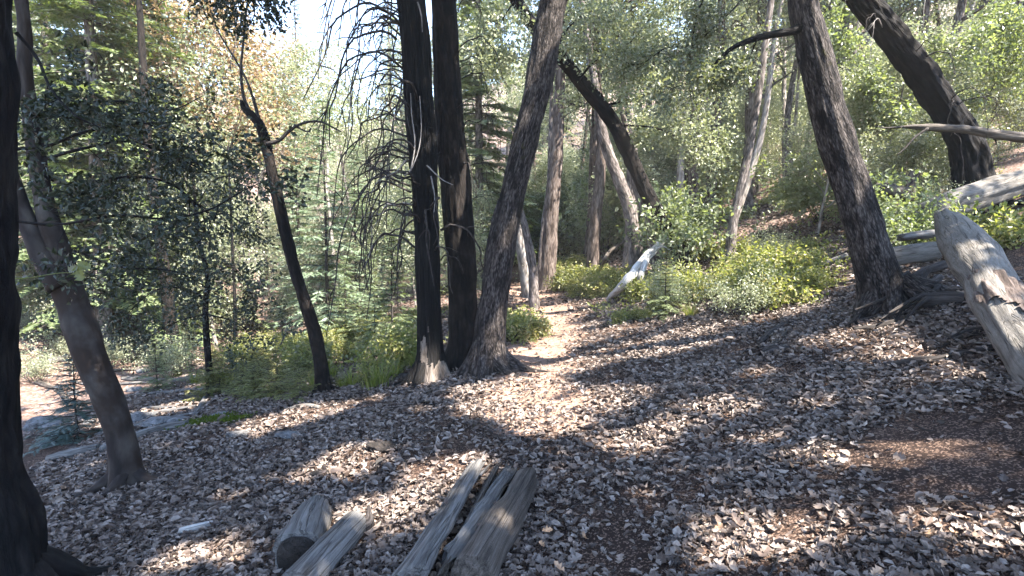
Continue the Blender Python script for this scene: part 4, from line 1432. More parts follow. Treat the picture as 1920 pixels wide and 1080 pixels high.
for px, py, s in [(345, 650, 1.3), (400, 640, 1.4), (300, 600, 1.1), (440, 620, 1.0)]:
    put('bush_sage', ground_at(px, py), 'dark rounded bush beneath the oak boughs across the gully', 'dark bushes across the gully', s)
# slope bushes
for k in range(18):
    px, py = rng.uniform(1380, 1900), rng.uniform(250, 430)
    p = ground_at(px, py)
    if p[1] < 9.5 or p[1] > 30:
        continue
    put(('bush_maple', 'bush_sage', 'bush_lime')[k % 3], p, ('leafy green shrub scattered on the right slope', 'grey-green shrub scattered on the right slope', 'low lime shrub scattered on the right slope')[k % 3],
        'shrubs on the right slope', float(rng.uniform(.4, .75)))

# fill: trees of the wood, spaced out, clear of the trail and of the gap of sky
rng = np.random.default_rng(4)
kinds_r = ['oak_a', 'oak_b', 'oak_c', 'oak_d', 'oak_a', 'fir_a', 'oak_b']
kinds_l = ['fir_a', 'oak_c', 'fir_b', 'oak_a', 'oak_d', 'fir_b']
KINDLAB = {'oak_a': 'grey-green oak standing in the woods behind', 'oak_b': 'darker green oak standing in the woods behind', 'oak_c': 'low spreading pale-barked oak in the woods behind',
           'oak_d': 'tall high-crowned ruddy oak in the woods behind', 'fir_a': 'green fir standing in the woods behind', 'fir_b': 'pale blue-green fir standing in the woods behind',
           'fir_c': 'tall dark conifer on the far hill', 'young_oak': 'young green oak in the understorey of the woods', 'pale_oak': 'young pale oak in the understorey of the woods',
           'sap_a': 'silvery fir sapling in the understorey of the woods', 'sap_b': 'small green fir sapling in the understorey of the woods'}
count = 0
for tries in range(3000):
    Y = 14 + 62 * rng.uniform() ** 1.5
    px = rng.uniform(-120, 2040)
    x = (px - 960) / FPX * Y
    if abs(x - trail_x(Y)) < 2.2 and Y < 30:
        continue
    gap = 385 < px < 700
    if gap and Y < 27:
        continue
    if any((x - a) ** 2 + (Y - b) ** 2 < (max(2.1, .085 * Y) + c * .4) ** 2 for a, b, c in TAKEN):
        continue
    if (x > 3.5 and Y < 20) or (px < 340 and Y < 24) or (-8 < x < 3.5 and Y < 19):
        continue
    k = (kinds_l if px < 900 else kinds_r)[int(rng.integers(0, 6))]
    s = float(rng.uniform(.85, 1.2))
    if gap:
        k = ('fir_b', 'oak_c', 'oak_a')[int(rng.integers(0, 3))]
        zmax = 1.62 + (470 - 190) / FPX * Y - float(ground_z(x, Y))
        Hh = {'fir_b': 11, 'oak_c': 8.5, 'oak_a': 11}[k]
        s = min(s, zmax / Hh)
        if s < .35:
            continue
    elif Y > 45 and rng.uniform() < .5:
        k = 'fir_c'
        s = float(rng.uniform(.7, 1.0))
    TAKEN.append((x, Y, 1.0))
    put(k, on_ground(x, Y), KINDLAB[k], 'trees of the woods behind', s)
    count += 1
    if count > 78:
        break
for tries in range(900):
    Y = rng.uniform(20, 46)
    x = (rng.uniform(880, 1420) - 960) / FPX * Y
    if abs(x - trail_x(Y)) < 1.3 and Y < 27:
        continue
    if any((x - a) ** 2 + (Y - b) ** 2 < 1.1 for a, b, c in TAKEN):
        continue
    k = ('pale_oak', 'bush_maple', 'young_oak', 'sap_a', 'pale_oak')[int(rng.integers(0, 5))]
    TAKEN.append((x, Y, .3))
    put(k, on_ground(x, Y), KINDLAB.get(k, 'leafy shrub under the trees beyond the trail bend'), 'understorey beyond the trail bend', float(rng.uniform(.7, 1.25)) * (1.7 if k == 'bush_maple' else 1))
    if len(TAKEN) > 290:
        break
n3 = 0
for tries in range(900):
    Y = rng.uniform(12.5, 30)
    x = (rng.uniform(1480, 2000) - 960) / FPX * Y
    if any((x - a) ** 2 + (Y - b) ** 2 < 1.3 for a, b, c in TAKEN):
        continue
    k = ('pale_oak', 'bush_sage', 'young_oak', 'bush_maple', 'pale_oak')[int(rng.integers(0, 5))]
    TAKEN.append((x, Y, .3))
    put(k, on_ground(x, Y), KINDLAB.get(k, 'leafy shrub on the upper slope'), 'understorey of the upper slope', float(rng.uniform(.55, .95)) * (1.3 if 'bush' in k else 1))
    n3 += 1
    if n3 > 40:
        break
c2 = 0
for tries in range(3000):
    Y = 13 + 32 * rng.uniform() ** 1.3
    px = rng.uniform(-60, 1990)
    x = (px - 960) / FPX * Y
    if abs(x - trail_x(Y)) < 1.8 and Y < 28:
        continue
    if px > 1200 and Y < 15.5:
        continue
    if any((x - a) ** 2 + (Y - b) ** 2 < 1.0 for a, b, c in TAKEN):
        continue
    k = ('pale_oak', 'sap_a', 'young_oak', 'sap_b', 'pale_oak', 'sap_a')[int(rng.integers(0, 6))]
    if px < 330 and Y < 24:
        if rng.uniform() < .65:
            continue
    TAKEN.append((x, Y, .4))
    put(k, on_ground(x, Y), KINDLAB[k], 'understorey of the woods behind', float(rng.uniform(.55, 1.15)))
    c2 += 1
    if c2 > 90:
        break

# ------------------------------------------------------------------ leafy boughs hanging into the view
def bough(name, label, specs, leaf, seed, twig='bark_black', per=12, size=.055, sub=7, slen=.42, group=None, spread=.06, host=None, Yj=.25):
    rng = np.random.default_rng(seed)
    g, A = Geo(), []
    for pts, Y, w in specs:
        P = np.array([at(x, y, Y + rng.normal() * Yj * .4) for x, y in pts])
        n = max(8, len(P) * 4)
        C = catmull(P, n)
        L = float(np.linalg.norm(np.diff(C, axis=0), axis=1).sum())
        g.add(*tube(P, np.linspace(w, w * .3, len(P)), sides=7, rings=n * 2, rough=.08, lump=.15, seed=seed, cap=False))
        for k in range(int(sub * L) + 2):
            i = int(rng.uniform(.12, 1) * (n - 1))
            ax = unit(C[min(i + 1, n - 1)] - C[max(i - 1, 0)])
            d = unit(ax * .5 + rng.normal(size=3) * np.array([.7, .8, .55]) + [0, 0, -.1])
            sprout(rng, g, A, C[i], d, slen * rng.uniform(.5, 1.3), w * .32, 1, (4,), .2, -.03, 4)
    V, F = leaves_at(rng, A, per, size, spread, LEAF, .8, .4)
    if host is None:
        b = g.V[0][0]
        t = thing(name, label, 'branch', b, group)
        part(t, 'wood', g, M[twig])
        part(t, 'foliage', Geo().add(V, F), M[leaf], False)
    else:
        part(host, 'bough', g, M[twig])
        part(host, 'foliage', Geo().add(V, F), M[leaf], False)


# evergreen boughs of the black trunk on the left
bough('', '', [([(30, 415), (110, 421), (220, 404), (310, 410), (390, 394), (455, 358), (500, 338)], 4.2, .012),
               ([(30, 280), (95, 272), (150, 250), (230, 235), (330, 228)], 4.4, .016),
               ([(30, 60), (70, 110), (95, 165), (140, 215), (190, 240)], 4.3, .016)], 'leaf_dark', 91, sub=3.2, host=tA, size=.055, per=9)
bough('', '', [([(75, 328), (140, 350), (190, 338), (250, 332), (320, 345), (390, 400)], 5.2, .022),
               ([(80, 300), (150, 280), (240, 265), (320, 290), (400, 330)], 5.0, .016),
               ([(60, 240), (130, 200), (230, 190), (320, 205), (380, 180)], 5.6, .016),
               ([(60, 460), (140, 470), (220, 500), (330, 510), (420, 560)], 5.6, .014)], 'leaf_dark', 92, sub=5, host=tB, size=.055, per=7)
tl = far_tree('dark evergreen oak whose leafy boughs fill the left beside the gully', [(392, 650, 14), (385, 590, 12), (390, 520, 10), (372, 450, 9), (366, 380, 7)], 8.6, 'bark_black', None, 250, extra=.5, name='evergreen_oak')
bough('', '', [([(388, 560), (340, 540), (290, 545), (235, 590)], 8.4, .02), ([(390, 520), (430, 500), (455, 520), (480, 570)], 8.6, .018),
               ([(372, 450), (320, 440), (260, 450), (200, 490)], 8.3, .02), ([(370, 420), (420, 400), (460, 420), (500, 400)], 8.7, .018),
               ([(368, 390), (330, 350), (270, 330), (200, 340)], 8.4, .018), ([(385, 590), (340, 600), (300, 620), (270, 640)], 8.4, .015),
               ([(390, 590), (430, 600), (470, 620)], 8.6, .015), ([(368, 385), (400, 340), (440, 330), (480, 350)], 8.8, .014)], 'leaf_dark', 93, sub=4.6, slen=.6, host=tl, size=.065, per=6, spread=.06)
# oak spray at the top, dark against the sky
bough('oak_bough', 'dark oak spray hanging from above across the blue sky gap', [([(470, -90), (462, -30), (478, 20), (462, 58)], 5.0, .010), ([(470, -90), (500, -40), (490, 5), (520, 8)], 5.0, .010), ([(400, -80), (418, -10), (402, 22)], 5.0, .006)],
      'leaf_dark', 94, sub=6, slen=.2, size=.045, per=6)
bough('oak_bough', 'hanging leafy oak spray high between the arching trunk and thick mossy trunk', [([(1345, -60), (1310, 20), (1296, 90), (1292, 160), (1300, 200)], 7.6, .016), ([(1420, -60), (1390, 0), (1345, 45), (1300, 85), (1240, 120)], 7.6, .016),
      ([(1300, 90), (1250, 90), (1200, 120), (1150, 110)], 7.8, .012)], 'leaf_oak', 95, sub=6, slen=.45, size=.055, per=9, spread=.08)
bough('oak_bough', 'bright green oak spray in the upper right corner', [([(1960, -40), (1900, 30), (1850, 70), (1800, 110)], 11.4, .016), ([(1960, 60), (1915, 100), (1870, 150), (1850, 190)], 11.6, .014), ([(1600, -60), (1590, 0), (1580, 60), (1570, 120)], 11.8, .014),
      ([(1590, 60), (1610, 130), (1640, 180), (1660, 230)], 12.0, .012)], 'leaf_maple', 96, sub=6, slen=.6, size=.10, per=8, spread=.09)
bough('', '', [([(1370, 92), (1340, 130), (1300, 150), (1250, 170)], 5.85, .010), ([(1420, 72), (1400, 120), (1370, 170)], 5.9, .008)], 'leaf_oak', 97, sub=5, slen=.3, size=.05, per=10, host=tG)
bough('', '', [([(1085, 150), (1120, 110), (1180, 80), (1230, 20)], 12.4, .03), ([(1128, 200), (1200, 180), (1280, 150), (1340, 140)], 12.5, .03), ([(1045, 100), (1060, 60), (1110, 10)], 12.3, .03),
               ([(1150, 235), (1230, 240), (1300, 270), (1350, 260)], 12.6, .025), ([(965, 0), (930, 60), (915, 130)], 12.3, .02)], 'leaf_sage', 98, sub=5, slen=.9, size=.09, per=15, host=tE, spread=.14)
# ------------------------------------------------------------------ fallen wood
def gp(px, py, dz=0.0):
    p = ground_at(px, py)
    p[2] += dz
    return p


def end_disc(c, axis, r, depth=.01, seed=0):
    """a sawn or broken end: a rough disc set slightly into the wood"""
    return tube(np.array([c - axis * depth, c + axis * .004]), [r, r * .96], sides=24, rings=3, lump=.08, seed=seed)


def log(name, label, P, R, mat, group=None, sides=26, ppm=26, rough=.06, lump=.12, seed=1, cat='log', jag=(0, 0), dark_end=None, ell=(1, 1), rfreq=(7, .8)):
    P = np.asarray(P, float)
    R = np.broadcast_to(np.asarray(R, float), (len(P),))
    L = float(np.linalg.norm(np.diff(P, axis=0), axis=1).sum())
    base = P.mean(0).copy()
    base[2] = float(ground_z(base[0], base[1]))
    g = Geo().add(*tube(P, R, sides=sides, rings=max(8, int(L * ppm)), rough=rough, lump=lump, seed=seed, jag=jag, ell=ell, rfreq=rfreq))
    if dark_end is None:
        return whole(name, label, cat, g, M[mat], base, group)
    t = thing(name, label, cat, base, group)
    part(t, 'trunk', g, M[mat])
    k = 0 if dark_end == 0 else -1
    ax = unit(P[0] - P[1]) if k == 0 else unit(P[-1] - P[-2])
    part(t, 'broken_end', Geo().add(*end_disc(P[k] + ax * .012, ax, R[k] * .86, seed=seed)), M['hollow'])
    return t


def px_path(rows):
    """rows of (px, py, width px, Y)"""
    P = np.array([at(r[0], r[1], r[3]) for r in rows])
    R = np.array([.5 * r[2] / FPX * r[3] / math.hypot(1, (r[0] - 960) / FPX) for r in rows])
    return P, R


# big pale broken log on the right
P, R = px_path([(1776, 412, 56, 6.1), (1798, 440, 86, 5.7), (1838, 502, 104, 4.95), (1882, 580, 116, 4.25), (1934, 660, 136, 3.75), (2010, 770, 175, 3.35)])
_d = P[-2] - P[-3]
P[-1] = P[-2] + _d * 1.1
P[-1, 2] = max(P[-1, 2], float(ground_z(P[-1, 0], P[-1, 1])) - .04)
P = np.vstack([P, P[-1] + _d * 1.2])
P[-1, 2] = float(ground_z(P[-1, 0], P[-1, 1])) + .02
R = np.concatenate([R, [R[-1] * .95]])
tJ = thing('fallen_log', 'big pale grey broken log slanting down into the right corner', 'log', on_ground(P[3][0], P[3][1]))
part(tJ, 'trunk', Geo().add(*tube(P, R, sides=56, rings=150, rough=.07, lump=.16, seed=61, jag=(.07, 0), rfreq=(6, .9))), M['wood_pale'])
V, F, B = tube(P, R * 1.05 + .004, sides=56, rings=150, rough=.16, lump=.16, seed=61, jag=(.07, 0), rfreq=(9, 3))
ctr = V[F].mean(1)
spot = at(1925, 535, 4.1)
keep = (np.linalg.norm((ctr - spot) * np.array([1, .55, 1]), axis=1) + .10 * vnoise(ctr * 9, 3) + .05 * vnoise(ctr * 25, 4)) < .27
used, inv = np.unique(F[keep].ravel(), return_inverse=True)
if keep.sum() > 10:
    part(tJ, 'bark_patch', Geo().add(V[used], inv.reshape(-1, 3), B[used]), M['bark_rust'])
# large log lying behind it
P, R = px_path([(1742, 400, 54, 8.4), (1790, 380, 66, 8.4), (1850, 362, 70, 8.5), (1920, 342, 72, 8.6), (2020, 312, 74, 8.8)])
log('fallen_log', 'large weathered log lying behind the pale broken log on the slope', P, R, 'wood_pale', sides=44, rough=.10, lump=.10, seed=62, jag=(.25, 0), rfreq=(8, .35))
# broken hollow pieces between mossy trunk and pale log
P, R = px_path([(1660, 484, 48, 6.7), (1700, 478, 46, 6.65), (1756, 470, 42, 6.6)])
log('hollow_log', 'short hollow grey log tucked between mossy trunk and pale log', P, R, 'wood_pale', dark_end=1, seed=63, rough=.08)
P, R = px_path([(1690, 446, 30, 7.0), (1730, 440, 34, 7.0), (1772, 436, 26, 7.0)])
log('log', 'grey slab of wood on top of the short hollow log', P, R, 'wood_grey', seed=64, jag=(.06, .05), ell=(1, .6))
P, R = px_path([(1722, 566, 40, 5.5), (1780, 562, 40, 5.4), (1850, 570, 40, 5.2)])
log('log', 'dark rotten log under the pale broken log', P, R, 'wood_dark', seed=65, jag=(.06, 0))
P, R = px_path([(1780, 612, 26, 5.0), (1830, 604, 30, 4.95), (1900, 610, 28, 4.9)])
log('log', 'lower dark log half buried below the pale broken log', P, R, 'wood_dark', seed=66)
for i, rows in enumerate([[(1772, 496, 22, 6.3), (1735, 508, 20, 6.2), (1700, 530, 17, 6.0), (1665, 562, 13, 5.8), (1636, 590, 7, 5.6)],
                          [(1725, 536, 14, 6.0), (1700, 556, 13, 5.9), (1672, 582, 11, 5.65), (1650, 606, 6, 5.5)],
                          [(1760, 520, 18, 6.1), (1740, 538, 15, 5.9), (1728, 560, 10, 5.7)],
                          [(1720, 600, 16, 5.35), (1680, 604, 15, 5.3), (1640, 612, 11, 5.25), (1600, 616, 6, 5.2)],
                          [(1755, 545, 9, 5.9), (1748, 560, 7, 5.7), (1738, 580, 5, 5.55)]]):
    P, R = px_path(rows)
    log('root', ('long curved dark root reaching from the pale log to the mossy trunk', 'lower curved root beside the mossy trunk', 'stubby root under the pale log', 'dark root lying flat in front of the mossy trunk',
                 'thin pale root hanging under the pale log')[i], P, R, 'wood_dark', sides=12, ppm=30, seed=70 + i, cat='root')
for i in range(9):
    rr = np.random.default_rng(700 + i)
    x0, y0 = rr.uniform(1690, 1800), rr.uniform(500, 560)
    Yd = 6.1 - (y0 - 500) * .012
    rows = [(x0, y0, rr.uniform(8, 14), Yd), (x0 - rr.uniform(15, 40), y0 + rr.uniform(8, 30), 8, Yd - .12), (x0 - rr.uniform(45, 95), y0 + rr.uniform(30, 62), 4, Yd - .3)]
    P, R = px_path(rows)
    log('dead_branch', 'thin dark branch in the tangle', P, R, 'wood_dark', sides=8, ppm=30, seed=720 + i, cat='branch', lump=.25, group='tangle under the pale log')
# hanging horizontal log
P, R = px_path([(1690, 238, 4, 9.0), (1715, 238, 12, 8.95), (1760, 240, 17, 8.9), (1810, 243, 20, 8.85), (1870, 252, 24, 8.8), (1960, 264, 26, 8.7), (2060, 280, 30, 8.6)])
tI = thing('fallen_log', 'long thin broken log lying level across the leaning dark trunk', 'log', on_ground(P[-1][0], P[-1][1]))
part(tI, 'trunk', Geo().add(*tube(P, R, sides=20, rings=90, rough=.09, lump=.10, seed=67)), M['wood_brown'])
for pts in ([(1800, 240), (1806, 225), (1812, 216)], [(1690, 238), (1660, 240), (1640, 236)], [(1740, 240), (1715, 258), (1695, 280), (1680, 292)], [(1850, 250), (1866, 262), (1868, 272)]):
    Q = np.array([at(x, y, 8.88) for x, y in pts])
    part(tI, 'twig', Geo().add(*tube(Q, np.linspace(.022, .007, len(Q)), sides=6, rings=14, lump=.2, seed=3)), M['twig'])
# dark logs on the slope
P, R = px_path([(1640, 352, 24, 9.4), (1670, 356, 27, 9.3), (1702, 364, 30, 9.2)])
log('log', 'dark stubby log with a broken end right behind the mossy trunk', P, R, 'wood_brown', dark_end=1, seed=68)
P, R = px_path([(1706, 356, 22, 9.8), (1712, 340, 21, 9.8), (1716, 322, 20, 9.8)])
log('stump', 'short weathered stump standing among the saplings', np.vstack([P[0] - [0, 0, .4], P]), np.concatenate([[.12], R]), 'bark_rust', seed=69, cat='stump')
b = gp(1430, 462)
Y0 = b[1]
P, R = px_path([(1422, 442, 24, Y0), (1448, 447, 27, Y0), (1480, 456, 24, Y0 - .1), (1530, 462, 26, Y0 - .2), (1600, 470, 30, Y0 - .5)])
log('log', 'dark rotten log with a split end above the yellow-green shrubs', P, R, 'wood_brown', seed=75, jag=(.16, 0), rough=.14)
P, R = px_path([(1530, 432, 16, Y0 + .4), (1570, 430, 20, Y0 + .3), (1620, 440, 22, Y0)])
log('log', 'pale grey log half hidden behind the dark rotten log', P, R, 'wood_pale', seed=76)
P, R = px_path([(1480, 505, 10, 8.6), (1530, 500, 12, 8.4), (1590, 478, 12, 8.2)])
log('branch', 'bare fallen branch beside the yellow-green shrubs near the mossy trunk', P, R, 'wood_grey', sides=12, seed=77, cat='branch')
# pale dead branch standing against the arching trunk
Pn = [gp(1140, 564, .03), at(1172, 530, 11.3), at(1203, 492, 11.9), at(1228, 466, 12.2), at(1250, 446, 12.4)]
tN = thing('dead_branch', 'whitish forked dead branch propped beside the trail', 'branch', gp(1140, 564))
part(tN, 'limb', Geo().add(*tube(np.array(Pn), [.05, .09, .10, .085, .075], sides=20, rings=46, lump=.25, rough=.06, seed=78)), M['wood_white'])
part(tN, 'limb', Geo().add(*tube(np.array([at(1212, 486, 11.9), at(1202, 515, 11.4), gp(1186, 562, .02)]), [.07, .06, .04], sides=16, rings=30, lump=.2, seed=79)), M['wood_white'])
part(tN, 'twig', Geo().add(*tube(np.array([at(1226, 470, 12.2), at(1240, 462, 12.1), at(1258, 470, 12.0)]), [.04, .03, .01], sides=8, rings=12, lump=.2, seed=80)), M['wood_white'])
log('log', 'short pale log lying behind the forked dead branch', [gp(1195, 528, .07), gp(1225, 524, .08), gp(1262, 520, .08)], .08, 'wood_pale', seed=81)
log('branch', 'thin dark bowed stick left of the forked dead branch', [gp(1126, 508), at(1132, 490, 15.0), at(1145, 470, 15.1), at(1172, 452, 15.2)], [.06, .055, .05, .035], 'wood_brown', sides=12, seed=82, cat='branch')

# ---- split log in the foreground: four long pieces
tO = thing('split_log', 'old grey log split lengthwise into slabs at the near edge of the trail', 'log', gp(880, 1010))


def slab(a, b, r0, r1, ell, seed, mat, sq=3.0, jag=(.05, .09), roll=0.0, mid=None):
    pts = [a, b] if mid is None else [a, mid, b]
    up = np.array([math.sin(roll), 0, math.cos(roll)])
    rr = np.linspace(r0, r1, len(pts))
    return Geo().add(*tube(np.array(pts), rr, sides=28, rings=90, rough=.16, rfreq=(8, .5), lump=.16, seed=seed, ell=ell, up=up, square=sq, jag=jag))


part(tO, 'slab', slab(gp(762, 1125, .10), gp(893, 903, .12), .088, .066, (.5, 1), 83, 'wood_grey', roll=-.5), M['wood_grey'])
part(tO, 'slab', slab(gp(830, 1100, .06), gp(928, 905, .09), .055, .055, (1, .35), 84, 'wood_brown', roll=.4, jag=(.05, .12)), M['wood_brown'])
part(tO, 'slab', slab(gp(850, 1080, .09), gp(955, 918, .13), .062, .042, (.35, 1), 85, 'wood_grey', roll=.3, jag=(.10, .16)), M['wood_grey'])
part(tO, 'slab', slab(gp(885, 1120, .07), gp(988, 930, .10), .15, .10, (1, .72), 86, 'wood_brown', sq=2.2, roll=.35, jag=(.02, .04)), M['wood_brown'])
part(tO, 'slab', slab(gp(868, 1010, .03), gp(962, 905, .05), .035, .040, (.5, 1), 87, 'wood_dark', roll=.1, jag=(.06, .08)), M['wood_dark'])
_rs = np.random.default_rng(12)
for _k in range(9):                      # splinters standing at the torn far end
    _q = gp(885 + _k * 12, 906 + _k * 2.5, .06 + _rs.uniform(0, .06))
    _d = unit(gp(940, 880, .1) - gp(880, 1000, .1)) + np.array([_rs.normal() * .12, 0, _rs.uniform(-.05, .25)])
    _l = _rs.uniform(.07, .17)
    part(tO, 'splinter', Geo().add(*tube(np.array([_q - _d * .10, _q, _q + _d * _l]), [.017, .014, .002], sides=7, rings=9, rough=.2, ell=(1, .5), seed=_k)), M['wood_brown' if _k % 2 else 'wood_grey'])
# short hollow log and bare grey log, bottom edge
tP = thing('hollow_log', 'short grey log with a dark cut face toward the camera', 'log', gp(562, 1040))
a, b = gp(558, 1066, .085), gp(592, 985, .075)
part(tP, 'trunk', Geo().add(*tube(np.array([a, (a + b) / 2, b]), [.135, .13, .115], sides=36, rings=34, rough=.10, lump=.08, seed=88, jag=(.015, .05), rfreq=(8, .6))), M['wood_grey'])
ax = unit(a - b)
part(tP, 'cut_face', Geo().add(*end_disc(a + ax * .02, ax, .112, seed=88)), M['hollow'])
a, b = gp(556, 1135, .085), gp(664, 1012, .085)
tQ = thing('log', 'smooth blue-grey barkless log with a charred broken tip', 'log', gp(620, 1050))
part(tQ, 'trunk', Geo().add(*tube(np.array([a, (a + b) / 2, b, b + unit(b - a) * .05]), [.092, .088, .082, .045], sides=32, rings=40, lump=.05, rough=.02, seed=89)), M['wood_grey'])
part(tQ, 'broken_tip', Geo().add(*tube(np.array([b, gp(690, 1000, .07), gp(692, 985, .12)]), [.05, .035, .008], sides=12, rings=14, rough=.25, lump=.3, seed=90)), M['wood_dark'])
# sticks, bark pieces, stones
log('stick', 'short pale stick lying on the litter near the black trunk', [gp(338, 1004, .03), gp(370, 998, .035), gp(400, 990, .03)], [.022, .026, .02], 'wood_white', sides=14, seed=91, cat='stick')
for i, (rows, r, mat, lab) in enumerate([
        ([(1660, 688), (1710, 683), (1760, 676), (1810, 664), (1870, 655)], (.018, .034, .026, .022, .02), 'wood_dark', 'long dark stick lying below the pale broken log'),
        ([(1424, 646), (1445, 628), (1474, 610)], (.03, .04, .03), 'wood_dark', 'dark stick slanting on the litter below the mossy trunk'),
        ([(1428, 668), (1450, 660), (1480, 655)], (.03, .045, .025), 'wood_dark', 'short dark log end below the slanting stick'),
        ([(1444, 655), (1470, 632), (1482, 622)], (.02, .03, .02), 'wood_brown', 'thin stick beside the slanting dark stick'),
        ([(1590, 612), (1630, 603), (1680, 596)], (.02, .03, .025), 'wood_dark', 'dark stick touching the foot of the mossy trunk'),
        ([(1780, 640), (1820, 628), (1870, 622)], (.02, .04, .03), 'wood_dark', 'dark stick just under the pale broken log'),
        ([(1820, 598), (1850, 592), (1880, 590)], (.03, .03, .02), 'bark_rust', 'reddish piece of bark by the pale broken log'),
        ([(190, 850), (255, 824), (310, 808), (352, 800)], (.05, .06, .06, .045), 'wood_grey', 'grey log lying in the gully behind the leaning smooth trunk'),
        ([(90, 866), (130, 858), (185, 845)], (.05, .06, .05), 'wood_grey', 'grey log end left of the leaning smooth trunk'),
        ([(366, 782), (385, 752), (404, 722)], (.035, .045, .04), 'wood_grey', 'straight grey stick slanting on the gully bank'),
        ([(310, 722), (370, 712), (430, 702), (495, 692)], (.07, .07, .06, .05), 'wood_pale', 'long pale log across the gully floor below the ferns'),
        ([(230, 712), (270, 714), (320, 718)], (.04, .06, .05), 'wood_pale', 'pale log on the sunlit bank behind the leaning smooth trunk'),
        ([(60, 690), (100, 680), (150, 672)], (.06, .07, .05), 'wood_grey', 'dead branch heap stick on the far bank by the black trunk'),
        ([(70, 720), (110, 735), (130, 760)], (.05, .05, .03), 'wood_brown', 'brown dead stick on the far bank by the black trunk'),
        ([(245, 890), (262, 884), (280, 886)], (.015, .02, .01), 'wood_dark', 'small dark stick at the root of the leaning smooth trunk'),
        ([(225, 985), (250, 975), (275, 962)], (.014, .02, .012), 'wood_brown', 'brown stick near the foot of the black trunk'),
        ([(540, 770), (570, 764), (600, 766)], (.02, .03, .02), 'wood_pale', 'pale chip of wood in the sun patch by the slim trunk'),
        ([(608, 740), (622, 704), (628, 690)], (.03, .03, .02), 'wood_dark', 'dark snag leaning on the right side of the slim trunk'),
        ([(690, 690), (730, 684), (770, 680)], (.02, .03, .02), 'wood_grey', 'fallen stick left of the bare cedar foot')]):
    pts = [gp(x, y, rr * .6) for (x, y), rr in zip(rows, r)]
    log('stick' if 'log' not in lab.split(' ')[:4] else 'log', lab, pts, r, mat, sides=12, ppm=30, seed=100 + i, cat='stick', rough=.08, lump=.2)
Q = gp(500, 700)
log('stick', 'thin grey pole standing slanted among the ferns', [Q, Q + [.25, .1, .55], Q + [.36, .12, .85]], [.022, .018, .012], 'wood_grey', sides=10, seed=140, cat='stick')


def rock(p, size, sc, seed, flat=.6, sub=20):
    th = np.linspace(0, math.pi, sub)
    ph = np.linspace(0, 2 * math.pi, sub * 2, endpoint=False)
    T, Ph = np.meshgrid(th, ph, indexing='ij')
    D = np.stack([np.sin(T) * np.cos(Ph), np.sin(T) * np.sin(Ph), np.cos(T)], -1)
    r = 1 + .28 * vnoise(D * 1.5 + seed, seed) + .14 * vnoise(D * 3.4, seed + 1) + .05 * vnoise(D * 9, seed + 2)
    V = D * r[..., None] * np.array(sc) * size
    V[..., 2] *= flat
    V = V.reshape(-1, 3) + p
    m = sub * 2
    i = np.arange(sub - 1)[:, None] * m
    k = np.arange(m)[None, :]
    Qd = np.stack([i + k, i + m + k, i + m + (k + 1) % m, i + (k + 1) % m], -1).reshape(-1, 4)
    return V, quads_to_tris(Qd)


for i in range(16):
    rr = np.random.default_rng(800 + i)
    px, py = rr.uniform(60, 400), rr.uniform(640, 800)
    a, L = rr.uniform(-.5, .5), rr.uniform(.5, 1.3)
    c = gp(px, py, .03)
    e = np.array([math.cos(a), math.sin(a), 0]) * L / 2
    pts = [on_ground(*(c - e)[:2], .03), c, on_ground(*(c + e)[:2], .04)]
    log('stick', 'weathered stick on the gully bank', pts, [.02, .03, .012], ('wood_brown', 'wood_grey')[i % 2], sides=8, ppm=20, seed=820 + i, cat='stick', lump=.25, group='sticks strewn in the gully')
    if i % 2:
        s_ = rr.uniform(.05, .13)
        p = gp(rr.uniform(60, 420), rr.uniform(690, 810), s_ * .15)
        V, F = rock(p, s_, (1.2, 1, .7), 840 + i, sub=12)
        whole('stone', 'small grey gully stone', 'stone', Geo().add(V, F), M['stone'], p, 'stones strewn in the gully')
for i, (px, py, s, sc, mat, lab, name, cat) in enumerate([
        (453, 818, .11, (1.3, .8, .5), 'wood_grey', 'curled grey slab of bark lying on the left litter', 'bark_slab', 'bark'),
        (550, 820, .12, (1.5, .8, .45), 'stone', 'flat grey stone on the litter below the slim trunk', 'stone', 'stone'),
        (722, 842, .11, (1.5, .8, .55), 'hollow', 'charred dark chunk of wood on the litter in the middle', 'charred_wood', 'wood chunk'),
        (258, 792, .20, (1.0, 1, .8), 'stone', 'pale stone in the gully right behind the leaning smooth trunk', 'stone', 'stone'),
        (300, 796, .17, (1.3, 1, .6), 'stone', 'bluish stone beside the pale stone in the gully', 'stone', 'stone'),
        (335, 790, .10, (1.3, 1, .6), 'stone', 'small stone at the end of the gully log', 'stone', 'stone'),
        (84, 800, .22, (1, 1, .8), 'stone', 'dark grey stone between the black trunk and the fir seedling', 'stone', 'stone'),
        (100, 835, .14, (1.2, 1, .6), 'stone', 'small stone low beside the black trunk', 'stone', 'stone'),
        (400, 735, .20, (1.2, 1, .7), 'stone', 'blue-grey stone under the dark fir seedling', 'stone', 'stone'),
        (768, 708, .10, (1.6, .9, .6), 'wood_dark', 'dark chunk of bark at the left of the bare cedar foot', 'bark_chunk', 'bark'),
        (600, 892, .06, (1.3, 1, .6), 'hollow', 'small dark lump of wood on the litter left of the charred chunk', 'wood_chunk', 'wood chunk'),
        (965, 605, .16, (1.2, 1, .8), 'stone', 'grey stone behind the green clump at the trail edge', 'stone', 'stone')]):
    p = gp(px, py, s * .18)
    V, F = rock(p, s, sc, 20 + i)
    o = whole(name, lab, cat, Geo().add(V, F), M[mat], p)
